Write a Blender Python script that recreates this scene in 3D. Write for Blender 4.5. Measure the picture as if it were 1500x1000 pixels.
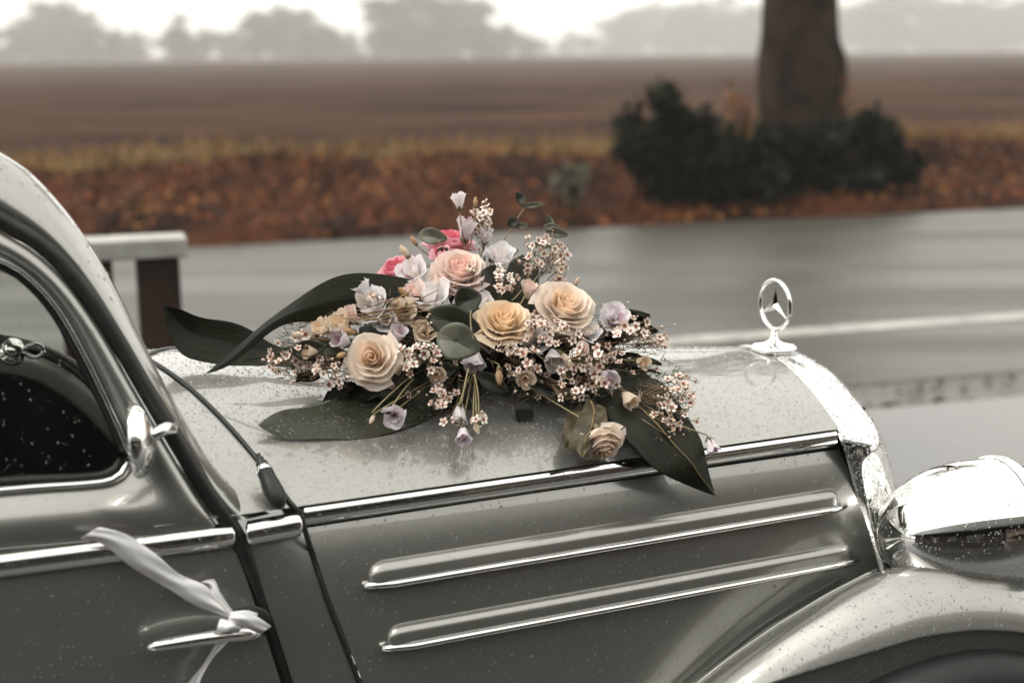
import bpy, math, random
import numpy as np
from mathutils import Matrix, Vector
random.seed(7); rng = np.random.default_rng(7)
R_ = math.radians
sc = bpy.context.scene
for o in list(bpy.data.objects): bpy.data.objects.remove(o)

# ------------------------------------------------------------------ camera
FPX = 2083.0; EYE = 1.58; HY = 68.0; ROLL = 0.008; AX = R_(73)
pitch = math.atan((500 - HY) / FPX)
F = np.array([0, math.cos(pitch), -math.sin(pitch)]); R0 = np.array([1., 0, 0]); U0 = np.cross(R0, F)
U = U0 * math.cos(ROLL) + R0 * math.sin(ROLL); R = R0 * math.cos(ROLL) - U0 * math.sin(ROLL)
CAM = np.array([0, 0, EYE])
cam = bpy.data.cameras.new('camera'); cam_o = bpy.data.objects.new('camera', cam); sc.collection.objects.link(cam_o)
cam.sensor_width = 36; cam.lens = FPX * 36 / 1500; cam.clip_start = 0.05; cam.clip_end = 4000
m = Matrix.Identity(4)
for i in range(3):
    m[i][0] = R[i]; m[i][1] = U[i]; m[i][2] = -F[i]; m[i][3] = CAM[i]
cam_o.matrix_world = m
cam.dof.use_dof = True; cam.dof.focus_distance = 2.12; cam.dof.aperture_fstop = 2.6
sc.camera = cam_o

# ------------------------------------------------------------------ sky, sun, exposure
SUN_EL, SUN_AZ = R_(58), R_(250)
w = bpy.data.worlds.new('World'); sc.world = w; w.use_nodes = True
nt = w.node_tree; N = nt.nodes; L = nt.links
bg = N['Background']
sky = N.new('ShaderNodeTexSky'); sky.sky_type = 'NISHITA'; sky.sun_disc = False
sky.sun_elevation = SUN_EL; sky.sun_rotation = SUN_AZ; sky.air_density = 1.5; sky.dust_density = 6; sky.ozone_density = 1
hs = N.new('ShaderNodeHueSaturation'); hs.inputs['Saturation'].default_value = 0.12; L.new(sky.outputs[0], hs.inputs['Color'])
cloud = N.new('ShaderNodeTexNoise'); cloud.inputs['Scale'].default_value = 1.6; cloud.inputs['Detail'].default_value = 4
tc = N.new('ShaderNodeTexCoord'); L.new(tc.outputs['Generated'], cloud.inputs['Vector'])
cr = N.new('ShaderNodeValToRGB'); cr.color_ramp.elements[0].position = .3; cr.color_ramp.elements[1].position = .7
cr.color_ramp.elements[0].color = (8.2, 8.05, 7.5, 1); cr.color_ramp.elements[1].color = (11.2, 10.9, 10.1, 1)
L.new(cloud.outputs[0], cr.inputs[0])
mx = N.new('ShaderNodeMixRGB'); mx.inputs[0].default_value = .82      # the cloud layer hides most of the clear sky
L.new(hs.outputs[0], mx.inputs[1]); L.new(cr.outputs[0], mx.inputs[2]); L.new(mx.outputs[0], bg.inputs[0])
bg.inputs[1].default_value = 0.15
sl = bpy.data.lights.new('sun', 'SUN'); sl.energy = 1.4; sl.angle = R_(28); sl.color = (1, .96, .9)
so = bpy.data.objects.new('sun', sl); sc.collection.objects.link(so)
sd = Vector((math.sin(SUN_AZ) * math.cos(SUN_EL), math.cos(SUN_AZ) * math.cos(SUN_EL), math.sin(SUN_EL)))
so.rotation_euler = sd.to_track_quat('Z', 'Y').to_euler(); so.location = (0, 0, 30)
vs = sc.view_settings; vs.view_transform = 'Standard'; vs.look = 'None'; vs.exposure = 0.48; vs.gamma = 1; vs.use_curve_mapping = False
sc.render.engine = 'CYCLES'; cy = sc.cycles
cy.use_denoising = True; cy.max_bounces = 8; cy.transmission_bounces = 6; cy.transparent_max_bounces = 8; cy.glossy_bounces = 4
cy.diffuse_bounces = 3; cy.volume_bounces = 1; cy.caustics_reflective = False; cy.caustics_refractive = False
cy.sample_clamp_indirect = 4.0; cy.volume_step_rate = 4

# ------------------------------------------------------------------ pixel helpers (photo pixel -> direction; the distance comes from the surface)
FX = np.array([math.sin(AX), math.cos(AX), 0]); FY = np.array([-math.cos(AX), math.sin(AX), 0])
def ray(px, py): return F + R * (px - 750) / FPX - U * (py - 500) / FPX
_r = ray(1133, 517); _s = CAM + _r * (0.53 / -_r[2])
CAR_O = np.array([_s[0], _s[1], 0.0]); CM = np.array([FX, FY, [0, 0, 1.]]); CL = CM @ (CAM - CAR_O)
def lray(px, py): return CM @ ray(px, py)
def onplane(px, py, p0, n):
    d = lray(px, py); n = np.array(n, float); s = ((np.array(p0) - CL) @ n) / (d @ n); return CL + d * s
def ony(px, py, y): return onplane(px, py, (0, y, 0), (0, 1, 0))
def side(px, py, off=0.0): return onplane(px, py, (0, -.26 - off, 0), (.17, -1, 0)) if False else onplane(px, py, (0, -.26 - off, 0), (-.17, 1, 0))
def body(px, py, off=0.0): return onplane(px, py, (-.9, -.413 - off, 1.0), (-.1175, 1, 0))
def upper(px, py, off=0.0): return onplane(px, py, (-.9, -.413 - off, 1.0), (-.1175, 1, -.22))
def road_pt(a, p, z=0.0): return FX * a + FY * p + np.array([0, 0, z])      # a along the road, p across it
def w_(x): return .26 - .17 * x
def zs_(x): return .982 - .0124 * x
def zr_(x): return 1.054 - .060 * x
def hz(x, y): return zs_(x) + (zr_(x) - zs_(x)) * (1 - min(1.2, abs(y) / w_(x)) ** 1.85)
def hood_hit(px, py, lift=0.0):
    d = lray(px, py); s = 1.2
    while s < 4:
        p = CL + d * s
        if p[2] < hz(p[0], p[1]) + lift: return p
        s += .003
    return p
def at(px, py, y, lift=.012):          # a point of the bouquet: on the ray at car-frame y, kept above the bonnet
    p = ony(px, py, y); d = lray(px, py)
    for _ in range(200):
        if p[2] >= hz(p[0], p[1]) + lift or p[1] < -w_(p[0]) - .01: break
        p = p - d * .004
    return p

# ------------------------------------------------------------------ mesh helpers
COL = sc.collection
def mesh(name, v, f, mats=(), smooth=True, mi=None):
    me = bpy.data.meshes.new(name); me.from_pydata([tuple(map(float, p)) for p in v], [], f)
    if smooth: me.polygons.foreach_set('use_smooth', [True] * len(me.polygons))
    for k in (mats if isinstance(mats, (list, tuple)) else [mats]): me.materials.append(k)
    if mi is not None: me.polygons.foreach_set('material_index', mi)
    me.update(); return me
def link(name, me, parent=None):
    o = bpy.data.objects.new(name, me); COL.objects.link(o)
    if parent is not None: o.parent = parent
    return o
def obj(name, v, f, mat, parent=None, smooth=True): return link(name, mesh(name, v, f, mat, smooth), parent)
def tag(o, label, cat=None, group=None, kind=None):
    if label: o['label'] = label
    if cat: o['category'] = cat
    if group: o['group'] = group
    if kind: o['kind'] = kind
    return o
def empty(name, loc=(0, 0, 0), rz=0.0):
    o = bpy.data.objects.new(name, None); COL.objects.link(o); o.location = loc; o.rotation_euler = (0, 0, rz); o.empty_display_size = .1; return o
def thick(o, t, off=-1): s = o.modifiers.new('s', 'SOLIDIFY'); s.thickness = t; s.offset = off; return o
def subd(o, n=1): s = o.modifiers.new('d', 'SUBSURF'); s.levels = n; s.render_levels = n; return o
def bevel(o, wd, seg=2): b = o.modifiers.new('b', 'BEVEL'); b.width = wd; b.segments = seg; b.limit_method = 'ANGLE'; return o
def grid(rows, closed=False):
    nr, nc = len(rows), len(rows[0]); v = [p for r in rows for p in r]; f = []
    for i in range(nr - 1):
        for j in range(nc if closed else nc - 1):
            k = (j + 1) % nc; f.append((i * nc + j, i * nc + k, (i + 1) * nc + k, (i + 1) * nc + j))
    return v, f
def add(a, b):
    n = len(a[0]); return list(a[0]) + list(b[0]), list(a[1]) + [tuple(i + n for i in q) for q in b[1]]
def tube(pts, r, n=8, caps=True, flat=None):
    pts = [np.array(p, float) for p in pts]; rows = []; up = np.array([0, 0, 1.])
    rr = r if hasattr(r, '__len__') else [r] * len(pts)
    for i, p in enumerate(pts):
        t = pts[min(i + 1, len(pts) - 1)] - pts[max(i - 1, 0)]; t = t / (np.linalg.norm(t) + 1e-9)
        a = np.cross(t, up if abs(t[2]) < .95 else np.array([1., 0, 0])); a /= np.linalg.norm(a) + 1e-9; b = np.cross(a, t)
        rows.append([p + rr[i] * (a * math.cos(q) * (flat or 1) + b * math.sin(q)) for q in np.linspace(0, 2 * math.pi, n, endpoint=False)])
    v, f = grid(rows, True)
    if caps: f = f + [tuple(range(n))[::-1], tuple(range(len(v) - n, len(v)))]
    return v, f
def lathe(prof, o, axis, n=24):
    ax = np.array(axis, float); ax /= np.linalg.norm(ax); a = np.cross(ax, (0, 0, 1.) if abs(ax[2]) < .9 else (1., 0, 0)); a /= np.linalg.norm(a); b = np.cross(ax, a)
    return grid([[np.array(o) + ax * h + max(r, 1e-4) * (a * math.cos(q) + b * math.sin(q)) for q in np.linspace(0, 2 * math.pi, n, endpoint=False)] for r, h in prof], True)
def box(c, s):
    x, y, z = c; a, b, d = s[0] / 2, s[1] / 2, s[2] / 2
    v = [(x + i * a, y + j * b, z + k * d) for i in (-1, 1) for j in (-1, 1) for k in (-1, 1)]
    return v, [(0, 1, 3, 2), (4, 6, 7, 5), (0, 4, 5, 1), (2, 3, 7, 6), (0, 2, 6, 4), (1, 5, 7, 3)]
def rs(poly, n):                       # resample a polyline to n points, smooth
    p = np.array(poly, float); d = np.r_[0, np.cumsum(np.linalg.norm(np.diff(p, axis=0), axis=1))]; t = np.linspace(0, d[-1], n)
    # Catmull-Rom through the points
    out = []
    for q in t:
        i = min(max(np.searchsorted(d, q) - 1, 0), len(p) - 2); u = (q - d[i]) / (d[i + 1] - d[i] + 1e-9)
        p0, p1, p2, p3 = p[max(i - 1, 0)], p[i], p[i + 1], p[min(i + 2, len(p) - 1)]
        out.append(.5 * (2 * p1 + (p2 - p0) * u + (2 * p0 - 5 * p1 + 4 * p2 - p3) * u * u + (3 * p1 - p0 - 3 * p2 + p3) * u ** 3))
    return np.array(out)

# ------------------------------------------------------------------ materials
def mat(name, col, rough=.5, metal=0, noise=None, bump=None, coat=0, spec=.5, sub=0, trans=0, ior=1.45, coatr=.03, veins=None):
    M = bpy.data.materials.new(name); M.use_nodes = True; n = M.node_tree.nodes; l = M.node_tree.links; b = n['Principled BSDF']
    b.inputs['Base Color'].default_value = (*col, 1); b.inputs['Roughness'].default_value = rough; b.inputs['Metallic'].default_value = metal
    b.inputs['Specular IOR Level'].default_value = spec; b.inputs['Coat Weight'].default_value = coat; b.inputs['Coat Roughness'].default_value = coatr
    b.inputs['IOR'].default_value = ior; b.inputs['Transmission Weight'].default_value = trans
    if sub:
        b.inputs['Subsurface Weight'].default_value = sub; b.inputs['Subsurface Radius'].default_value = (.006, .004, .003); b.inputs['Subsurface Scale'].default_value = 1.0
    t = n.new('ShaderNodeTexCoord'); OB = 'Object'
    if veins:
        mp = n.new('ShaderNodeMapping'); mp.inputs['Scale'].default_value = veins; l.new(t.outputs['UV'], mp.inputs[0]); t = mp; OB = 'Vector'
    if noise:
        c2, scale, detail = noise[:3]; lo, hi = noise[3:5] if len(noise) > 3 else (.35, .65)
        x = n.new('ShaderNodeTexNoise'); x.inputs['Scale'].default_value = scale; x.inputs['Detail'].default_value = detail
        l.new(t.outputs[OB], x.inputs['Vector']); r = n.new('ShaderNodeValToRGB')
        r.color_ramp.elements[0].position = lo; r.color_ramp.elements[1].position = hi
        r.color_ramp.elements[0].color = (*col, 1); r.color_ramp.elements[1].color = (*c2, 1)
        l.new(x.outputs[0], r.inputs[0]); l.new(r.outputs[0], b.inputs['Base Color'])
    if bump:
        scale, strength, dist = bump
        x = n.new('ShaderNodeTexNoise'); x.inputs['Scale'].default_value = scale; x.inputs['Detail'].default_value = 5; l.new(t.outputs[OB], x.inputs['Vector'])
        u = n.new('ShaderNodeBump'); u.inputs['Strength'].default_value = strength; u.inputs['Distance'].default_value = dist
        l.new(x.outputs[0], u.inputs['Height']); l.new(u.outputs[0], b.inputs['Normal'])
    return M
PAINT = mat('silver_grey_paint', (.300, .300, .276), .33, .76, noise=((.32, .32, .294), 3, 3), coat=1, coatr=.015)
PAINT.node_tree.nodes['Principled BSDF'].inputs['Coat IOR'].default_value = 1.75
CHROME = mat('chrome', (.82, .82, .80), .045, 1)
RUBBER = mat('black_rubber', (.012, .012, .011), .45, noise=((.02, .02, .018), 60, 3))
GAP = mat('black_gap', (.006, .006, .006), .8)
GLASS = mat('window_glass', (.62, .65, .60), 0, trans=1, ior=1.08, spec=.5)
INT = mat('dark_interior', (.012, .011, .010), .7, noise=((.02, .018, .016), 8, 3))
DASH = mat('dashboard_paint', (.42, .41, .37), .35, .3, noise=((.47, .46, .42), 4, 3), coat=.5)
TYRE = mat('tyre', (.012, .012, .012), .6, bump=(60, .3, .002))
WATER = mat('rain_water', (.9, .9, .9), 0, trans=.87, ior=1.38); WATER.node_tree.nodes['Principled BSDF'].inputs['Alpha'].default_value = 1.0  # white diffuse share paints in the glint of sky light focused by drops
WATER_SOFT = mat('rain_film_beads', (.95, .95, .95), 0, trans=.82, ior=1.36); WATER_SOFT.node_tree.nodes['Principled BSDF'].inputs['Alpha'].default_value = .72  # whitish share again painted in as glint; partly see-through over the paint
SATIN = mat('white_satin', (.84, .83, .82), .32, bump=(55, .35, .003), sub=.15)
# ================================================================== SETTING
def strip_sheet(name, prof, a0, a1, na, M, kind='structure', jit=None):
    rows = []
    for a in np.linspace(a0, a1, na):
        rows.append([road_pt(a, p, z + (jit(a, p) if jit else 0)) for p, z in prof])
    v, f = grid(rows); o = obj(name, v, f, M); o['kind'] = kind; return o
SOIL0 = mat('ground_earth', (.05, .045, .038), .9, spec=.05)
def land(p): return float(np.interp(p, [17, 450, 1200, 2400], [.30, -1.75, -4.6, -8]))     # the land falls away gently beyond the road
gr_ = grid([[road_pt(a, p, z) for a in (-1800, 1800)] for p, z in ((-900, -.06), (17, -.06), (450, land(450) - .4), (1200, land(1200) - .5), (2400, land(2400) - .5))]); g = obj('ground', *gr_, SOIL0); g['kind'] = 'structure'
PAVE = mat('wet_paving', (.020, .0195, .018), .2, noise=((.035, .034, .031), 1.1, 6), bump=(9, .12, .01), spec=1.0)
strip_sheet('forecourt_paving', [(-14, 0), (5.35, 0)], -25, 40, 2, PAVE)
GUT = mat('wet_gutter', (.075, .068, .056), .33, noise=((.045, .04, .033), 2.2, 6), bump=(20, .4, .01))
strip_sheet('gutter', [(5.35, -.004), (5.38, -.02), (5.6, -.035), (5.78, -.004)], -25, 60, 2, GUT)
ASPH = mat('wet_asphalt', (.040, .0385, .032), .4, noise=((.064, .061, .051), .55, 7), bump=(18, .5, .02), spec=.36)
nt = ASPH.node_tree; n = nt.nodes; l = nt.links
b = n['Principled BSDF']; t = n.new('ShaderNodeTexCoord'); mp = n.new('ShaderNodeMapping'); mp.inputs['Rotation'].default_value = (0, 0, -R_(17)); mp.inputs['Scale'].default_value = (.05, 1.3, 1)
x = n.new('ShaderNodeTexNoise'); x.inputs['Scale'].default_value = 1.0; x.inputs['Detail'].default_value = 3
l.new(t.outputs['Object'], mp.inputs['Vector']); l.new(mp.outputs[0], x.inputs['Vector'])
r = n.new('ShaderNodeMapRange'); r.inputs['From Min'].default_value = .35; r.inputs['From Max'].default_value = .68; r.inputs['To Min'].default_value = .30; r.inputs['To Max'].default_value = .55
l.new(x.outputs[0], r.inputs['Value']); l.new(r.outputs[0], b.inputs['Roughness'])
road = strip_sheet('road', [(5.78, .0), (8.8, .03), (11.76, .0)], -80, 160, 2, ASPH)
LINE = mat('road_paint', (.24, .23, .21), .5, noise=((.40, .385, .35), 6, 6))
strip_sheet('road_marking', [(6.86, .0145), (7.03, .0165)], -80, 160, 2, LINE)
# --- bank, lip and field
def bank_z(p):
    return float(np.interp(p, [11.7, 11.9, 12.6, 13.6, 14.6, 15.2, 15.8, 17.0], [-.02, .03, .12, .26, .42, .46, .40, .30]))
def bj(a, p): return (0 if p < 11.9 else .07 * math.sin(a * 1.7 + p * 2) * math.sin(a * .63 + 1) + .04 * math.sin(a * 4.1 + p * 5))
LEAFY = mat('leaf_litter_earth', (.052, .019, .009), .85, noise=((.014, .007, .0045), 1.1, 8, .4, .62), bump=(14, .6, .05), spec=.04)
prof = [(p, bank_z(p)) for p in np.linspace(11.72, 15.0, 14)]
strip_sheet('leafy_bank', prof, -40, 80, 260, LEAFY, jit=bj)
LIP = mat('dry_grass_lip', (.12, .078, .034), .9, noise=((.075, .058, .027), .9, 6, .4, .6), bump=(25, .6, .04), spec=.04)
strip_sheet('grass_lip', [(15.0, bank_z(15.0)), (15.3, .475), (15.9, .43), (16.8, .31)], -40, 80, 260, LIP, jit=bj)
FIELD = mat('ploughed_soil', (.058, .036, .027), .92, bump=(3.0, .9, .12), spec=.04)
nt = FIELD.node_tree; n = nt.nodes; l = nt.links; b = n['Principled BSDF']; t = n.new('ShaderNodeTexCoord'); mp = n.new('ShaderNodeMapping')
mp.inputs['Rotation'].default_value = (0, 0, -R_(14)); mp.inputs['Scale'].default_value = (.16, .5, 1); x = n.new('ShaderNodeTexNoise'); x.inputs['Scale'].default_value = 1; x.inputs['Detail'].default_value = 6
l.new(t.outputs['Object'], mp.inputs[0]); l.new(mp.outputs[0], x.inputs['Vector']); r = n.new('ShaderNodeValToRGB')
r.color_ramp.elements[0].position = .38; r.color_ramp.elements[0].color = (.026, .0145, .0105, 1); r.color_ramp.elements[1].position = .62; r.color_ramp.elements[1].color = (.062, .034, .021, 1)
l.new(x.outputs[0], r.inputs[0]); l.new(r.outputs[0], b.inputs['Base Color'])
rows = []
ps = np.r_[np.arange(16.6, 60, .45), np.linspace(60, 445, 90)]
for i, p in enumerate(ps):
    z = land(p) + (.07 * math.cos(p * 2 * math.pi / .9) if p < 60 else 0)
    rows.append([road_pt(a, p, z + .03 * math.sin(a * .9 + p)) for a in np.linspace(-260, 420, 120)])
v, f = grid(rows); o = obj('field', v, f, FIELD); o['kind'] = 'structure'
FARG = mat('far_meadow', (.075, .075, .04), .9, noise=((.09, .08, .05), .05, 4))
strip_sheet('meadow', [(445, land(445)), (800, land(800)), (1300, land(1300))], -1300, 1500, 2, FARG)

def quads(n, cen, nrm_fn, size, aspect=1.0):
    """n small leaf faces: centres (n,3), random orientation"""
    v = np.zeros((n * 4, 3)); 
    for i in range(n):
        a, b = nrm_fn(i); s = size[i]
        a = a / (np.linalg.norm(a) + 1e-9) * s; b = b / (np.linalg.norm(b) + 1e-9) * s * aspect
        c = cen[i]; v[i * 4] = c - a; v[i * 4 + 1] = c - b; v[i * 4 + 2] = c + a; v[i * 4 + 3] = c + b * .9
    f = [(i * 4, i * 4 + 1, i * 4 + 2, i * 4 + 3) for i in range(n)]
    return v, f
def rand_or(i): return rng.normal(size=3), rng.normal(size=3)
# fallen leaves and grass (uncountable)
LEAFMATS = [mat('fallen_leaf_rust', (.165, .052, .016), .7, spec=.1), mat('fallen_leaf_brown', (.072, .027, .011), .7, spec=.1), mat('fallen_leaf_gold', (.20, .088, .030), .7, spec=.1), mat('fallen_leaf_dark', (.020, .0095, .005), .8, spec=.1)]
def litter(name, n, a0, a1, p0, p1, zf, label, mats, size, flat=.5):
    a = rng.uniform(a0, a1, n); p = rng.uniform(p0, p1, n); c = np.array([road_pt(a[i], p[i], zf(a[i], p[i]) + .03) for i in range(n)])
    def orf(i):
        q = rng.uniform(0, 6.28); return np.array([math.cos(q), math.sin(q), flat * rng.normal()]), np.array([-math.sin(q), math.cos(q), flat * rng.normal()])
    v, f = quads(n, c, orf, rng.uniform(*size, n), .7)
    # clumps of one tone
    tone = (np.sin(a * .8 + 3 * np.sin(p * .7)) + rng.normal(0, .8, n)); mi = np.digitize(tone, [-.7, .3, 1.0]).astype(int)
    me = mesh(name, v, f, mats, False, list(np.minimum(mi, len(mats) - 1))); o = link(name, me); tag(o, label, 'leaves', kind='stuff'); return o
litter('fallen_leaves', 22000, -16, 32, 11.8, 15.0, lambda a, p: bank_z(p) + bj(a, p), 'rust brown fallen leaves lying thick on the roadside bank', [LEAFMATS[1], LEAFMATS[0], LEAFMATS[3], LEAFMATS[2]], (.02, .05), .6)
litter('gutter_leaves', 420, 1, 12, 5.36, 5.76, lambda a, p: -.03, 'wet brown leaves washed along the gutter of the road', [mat('sodden_leaf', (.040, .029, .021), .6), LEAFMATS[3]], (.012, .03), .15)
GR = [mat('dry_grass', (.25, .145, .06), .8, spec=.1), mat('green_grass', (.14, .09, .038), .8, spec=.1)]
n = 9000; a = rng.uniform(-16, 34, n); p = rng.normal(15.25, .36, n); v = []; f = []
for i in range(n):
    c = road_pt(a[i], p[i], bank_z(p[i]) + bj(a[i], p[i])); q = rng.uniform(0, 6.28); h = rng.uniform(.10, .26); d = np.array([math.cos(q), math.sin(q), 0]) * .012; ln = rng.normal(0, .07, 3) * [1, 1, 0]
    k = len(v); v += [c - d, c + d, c + ln + [0, 0, h]]; f.append((k, k + 1, k + 2))
o = link('verge_grass', mesh('verge_grass', v, f, GR, False, [int(rng.random() < .35 + .3 * math.sin(a[i] * .5)) for i in range(n)])); tag(o, 'pale dry grass along the top of the bank', 'grass', kind='stuff')

# --- trees
BARK = mat('bark', (.014, .009, .0065), .9, noise=((.042, .028, .020), 3.5, 8), bump=(14, .9, .05), spec=.08)
FOL = [mat('hazy_foliage_green', (.055, .062, .035), .8, spec=.1), mat('hazy_foliage_brown', (.085, .062, .03), .8, spec=.1), mat('ivy_leaf', (.006, .0088, .004), .6, spec=.1), mat('ivy_leaf_light', (.013, .018, .008), .6, spec=.1), mat('autumn_leaf', (.18, .07, .018), .6)]
def crown_mesh(name, lobes, n, size, mats, mi_fn=None):
    c = []; pw = np.array([q_[3] ** 2 * q_[4] ** .5 for q_ in lobes]); pw /= pw.sum(); ks = rng.choice(len(lobes), n, p=pw)
    for i in range(n):
        k = ks[i]; lx, ly, lz, lr, lh = lobes[k]; d = rng.normal(size=3); d /= np.linalg.norm(d); r = rng.random() ** .5 * rng.uniform(.8, 1.25)
        c.append((lx + d[0] * lr * r, ly + d[1] * lr * r, lz + d[2] * lh * r))
    v, f = quads(n, np.array(c), rand_or, rng.uniform(size * .5, size, n), .8)
    return mesh(name, v, f, mats, False, [int(rng.random() < .3) if mi_fn is None else mi_fn(i) for i in range(n)])
protos = []
for k in range(5):
    H = 8.0; lobes = []
    for j in range(13):
        an = rng.uniform(0, 6.28); rr = rng.uniform(0, 1.7); lobes.append((rr * math.cos(an), rr * math.sin(an), rng.uniform(.6, 6.3), rng.uniform(.6, 1.8), rng.uniform(.5, 1.6)))
    lobes.append((0, 0, 6.9, .9, 1.1))
    cm = crown_mesh('crown', lobes, 2300, .36, [FOL[0], FOL[1]])
    tv = tube([(0, 0, 0), (.05, 0, 2), (0, .1, 4), (.1, 0, 6)], [.22, .17, .12, .05], 7)
    for lb in lobes[:5]: tv = add(tv, tube([(0, 0, 2.2), (lb[0] * .6, lb[1] * .6, lb[2] * .8), lb[:3]], [.1, .07, .03], 5))
    protos.append((mesh('trunk', tv[0], tv[1], BARK), cm))
def far_tree(px, base_d, htop_px, k, label, group, wide=1.0):
    d = ray(px, 80); d = d / d[1]; pos = CAM + d * base_d; hgt = (htop_px) * base_d / FPX
    t = empty('hazy_tree', (pos[0], pos[1], land(pos @ FY) - .1), rng.uniform(0, 6.28)); s = hgt / 8.0; t.scale = (s * wide, s * wide, s)
    link('trunk', protos[k][0], t); link('crown', protos[k][1], t)
    return tag(t, label, 'tree', group)
tops = [(-70, 70), (-25, 62), (20, 50), (62, 84), (100, 82), (135, 66), (172, 42), (205, 34), (268, 62), (300, 40), (335, 34), (375, 66), (412, 74), (450, 68), (475, 45), (515, 36), (560, 82), (598, 98), (640, 80), (672, 84), (705, 62), (742, 44), (775, 26)]
for i, (px, hp) in enumerate(tops):
    far_tree(px, 482 + 26 * math.sin(i * 2.1), hp + 3, i % 5, 'grey hazy tree of the nearer wood along the ploughed field', 'trees of the hazy wood beyond the field', 1.9)
for i, px in enumerate(range(-60, 800, 38)):
    far_tree(px + 9 * math.sin(i * 3.3), 540 + 12 * math.sin(i), 34 + 9 * math.sin(i * 1.9), (i + 1) % 5, 'low misty tree filling the dips behind the nearer wood', 'low trees behind the nearer wood', 2.2)
for px, d, hp, lab in [(165, 440, 38, 'low darker bush standing on the field edge below the tallest hazy trees'), (258, 440, 52, 'round darker bush on the field edge in a dip of the hazy wood'), (556, 436, 44, 'small dark pointed shrub on the field edge by itself'), (448, 441, 40, 'darker broad shrub at the foot of the twin hazy crowns')]:
    t = far_tree(px, d, hp, 2, lab, None, .8); t.name = 'field_edge_shrub'; t['category'] = 'shrub'
tops2 = [(795, 20), (835, 32), (862, 26), (898, 40), (925, 58), (960, 70), (995, 66), (1030, 72), (1065, 78), (1100, 66), (1150, 70), (1200, 62), (1240, 64), (1275, 74), (1310, 86), (1345, 80), (1385, 64), (1420, 74), (1455, 84), (1490, 70), (1530, 76), (1570, 80)]
for i, (px, hp) in enumerate(tops2):
    far_tree(px, 740 + 30 * math.sin(i * 1.7), hp + 2, (i + 2) % 5, 'very pale misty tree of the farthest wood behind the big trunk', 'trees of the farthest misty wood', 2.3)
# --- big roadside tree
tb = road_pt(7.38, 13.7, .24)
t = empty('roadside_tree', tb); tag(t, 'thick dark brown tree trunk rising from the ivy bush beside the road', 'tree')
rows = []
for z, r, dx in [(-.2, .62, 0), (.0, .54, 0), (.25, .47, .02), (.6, .43, .02), (.95, .44, .01), (1.2, .43, 0), (1.4, .39, -.02), (1.8, .375, -.03), (2.4, .37, -.02), (3.2, .36, .0), (4.5, .33, .05), (6, .28, .1)]:
    rows.append([(dx + r * (1 + .06 * math.sin(3 * q + z) + .035 * math.sin(8 * q + 2 * z) + .03 * math.sin(17 * q + 1.3 * z + math.sin(z * 3)) + (.10 * math.exp(-((q - .4) / .5) ** 2) * math.exp(-((z - 1.05) / .35) ** 2))) * math.cos(q), r * (1 + .05 * math.sin(5 * q)) * math.sin(q), z) for q in np.linspace(0, 2 * math.pi, 90, endpoint=False)])
v, f = grid(rows, True); tr = obj('trunk', v, f, BARK, t)
for dx, dy, z in [(1.8, .6, 8.2), (-1.7, 1.2, 8.6), (.3, -1.8, 8.9), (-.8, -.9, 9.4)]:
    v, f = tube([(.1, 0, 5.4), (dx * .5, dy * .5, 6.8), (dx, dy, z)], [.2, .13, .05], 8); obj('limb', v, f, BARK, t)
lobes = [(rng.uniform(-2.6, 2.6), rng.uniform(-2.6, 2.6), rng.uniform(7.2, 10.5), 1.3, 1.1) for _ in range(12)]
link('crown', crown_mesh('crown', lobes, 2600, .16, [FOL[1], FOL[4]]), t)
# ivy bush: several shrubs round the trunk foot
def shrub(px, py, p_off, wpx, hpx, n, label, size=.07, mats=None, name='ivy_bush'):
    r = ray(px, py); s = (13.0 + p_off) / (r @ FY); c = CAM + r * s; k = s / FPX; W = wpx * k / 2; Hh = hpx * k
    base = bank_z(c @ FY); e = empty(name, (c[0], c[1], base - .05)); zc = c[2] - base
    lobes = []
    for j in range(15):
        an = rng.uniform(0, 6.28); rr = rng.uniform(.1, .95) * W
        lobes.append((rr * math.cos(an), .5 * rr * math.sin(an), rng.uniform(.15, .9) * Hh, W * rng.uniform(.18, .46), Hh * rng.uniform(.14, .32)))
    for j in range(7): lobes.append((rng.uniform(-.7, .7) * W, rng.uniform(-.3, .3) * W, Hh * rng.uniform(.6, 1.05), W * rng.uniform(.12, .3), Hh * rng.uniform(.12, .26)))
    tv = None
    for lb in lobes:
        q = tube([(lb[0] * .2, lb[1] * .2, 0), (lb[0] * .6, lb[1] * .6, lb[2] * .6), lb[:3]], [.014, .01, .005], 5); tv = q if tv is None else add(tv, q)
    obj('stems', tv[0], tv[1], BARK, e); link('foliage', crown_mesh('foliage', lobes, n, size, mats or [FOL[2], FOL[3]]), e)
    return tag(e, label, 'bush')
shrub(968, 230, -.35, 165, 150, 4200, 'tall dark green ivy bush left of the thick tree trunk')
shrub(1075, 245, -.55, 170, 105, 3600, 'dark green bush in front of the foot of the thick trunk')
shrub(1190, 250, -.45, 150, 100, 3200, 'low dark bush over the right foot of the thick trunk')
shrub(1270, 235, -.3, 110, 105, 2400, 'dark green bush leaning away from the trunk toward the dry grass')
shrub(1318, 255, -.2, 60, 60, 600, 'small rounded outermost bush beside the trunk bushes')
shrub(1085, 150, .25, 70, 150, 260, 'thin twiggy sapling with orange leaves against the thick trunk', .05, [FOL[4], FOL[1]], 'autumn_sapling')
shrub(1250, 170, .25, 60, 130, 200, 'sparse orange leaved sapling on the far side of the trunk', .05, [FOL[4], FOL[1]], 'autumn_sapling')
shrub(835, 270, -.6, 60, 70, 260, 'pale dry weed clump standing at the edge of the bank', .05, [mat('dry_weed', (.12, .12, .085), .8), FOL[1]], 'weed_clump')
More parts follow.
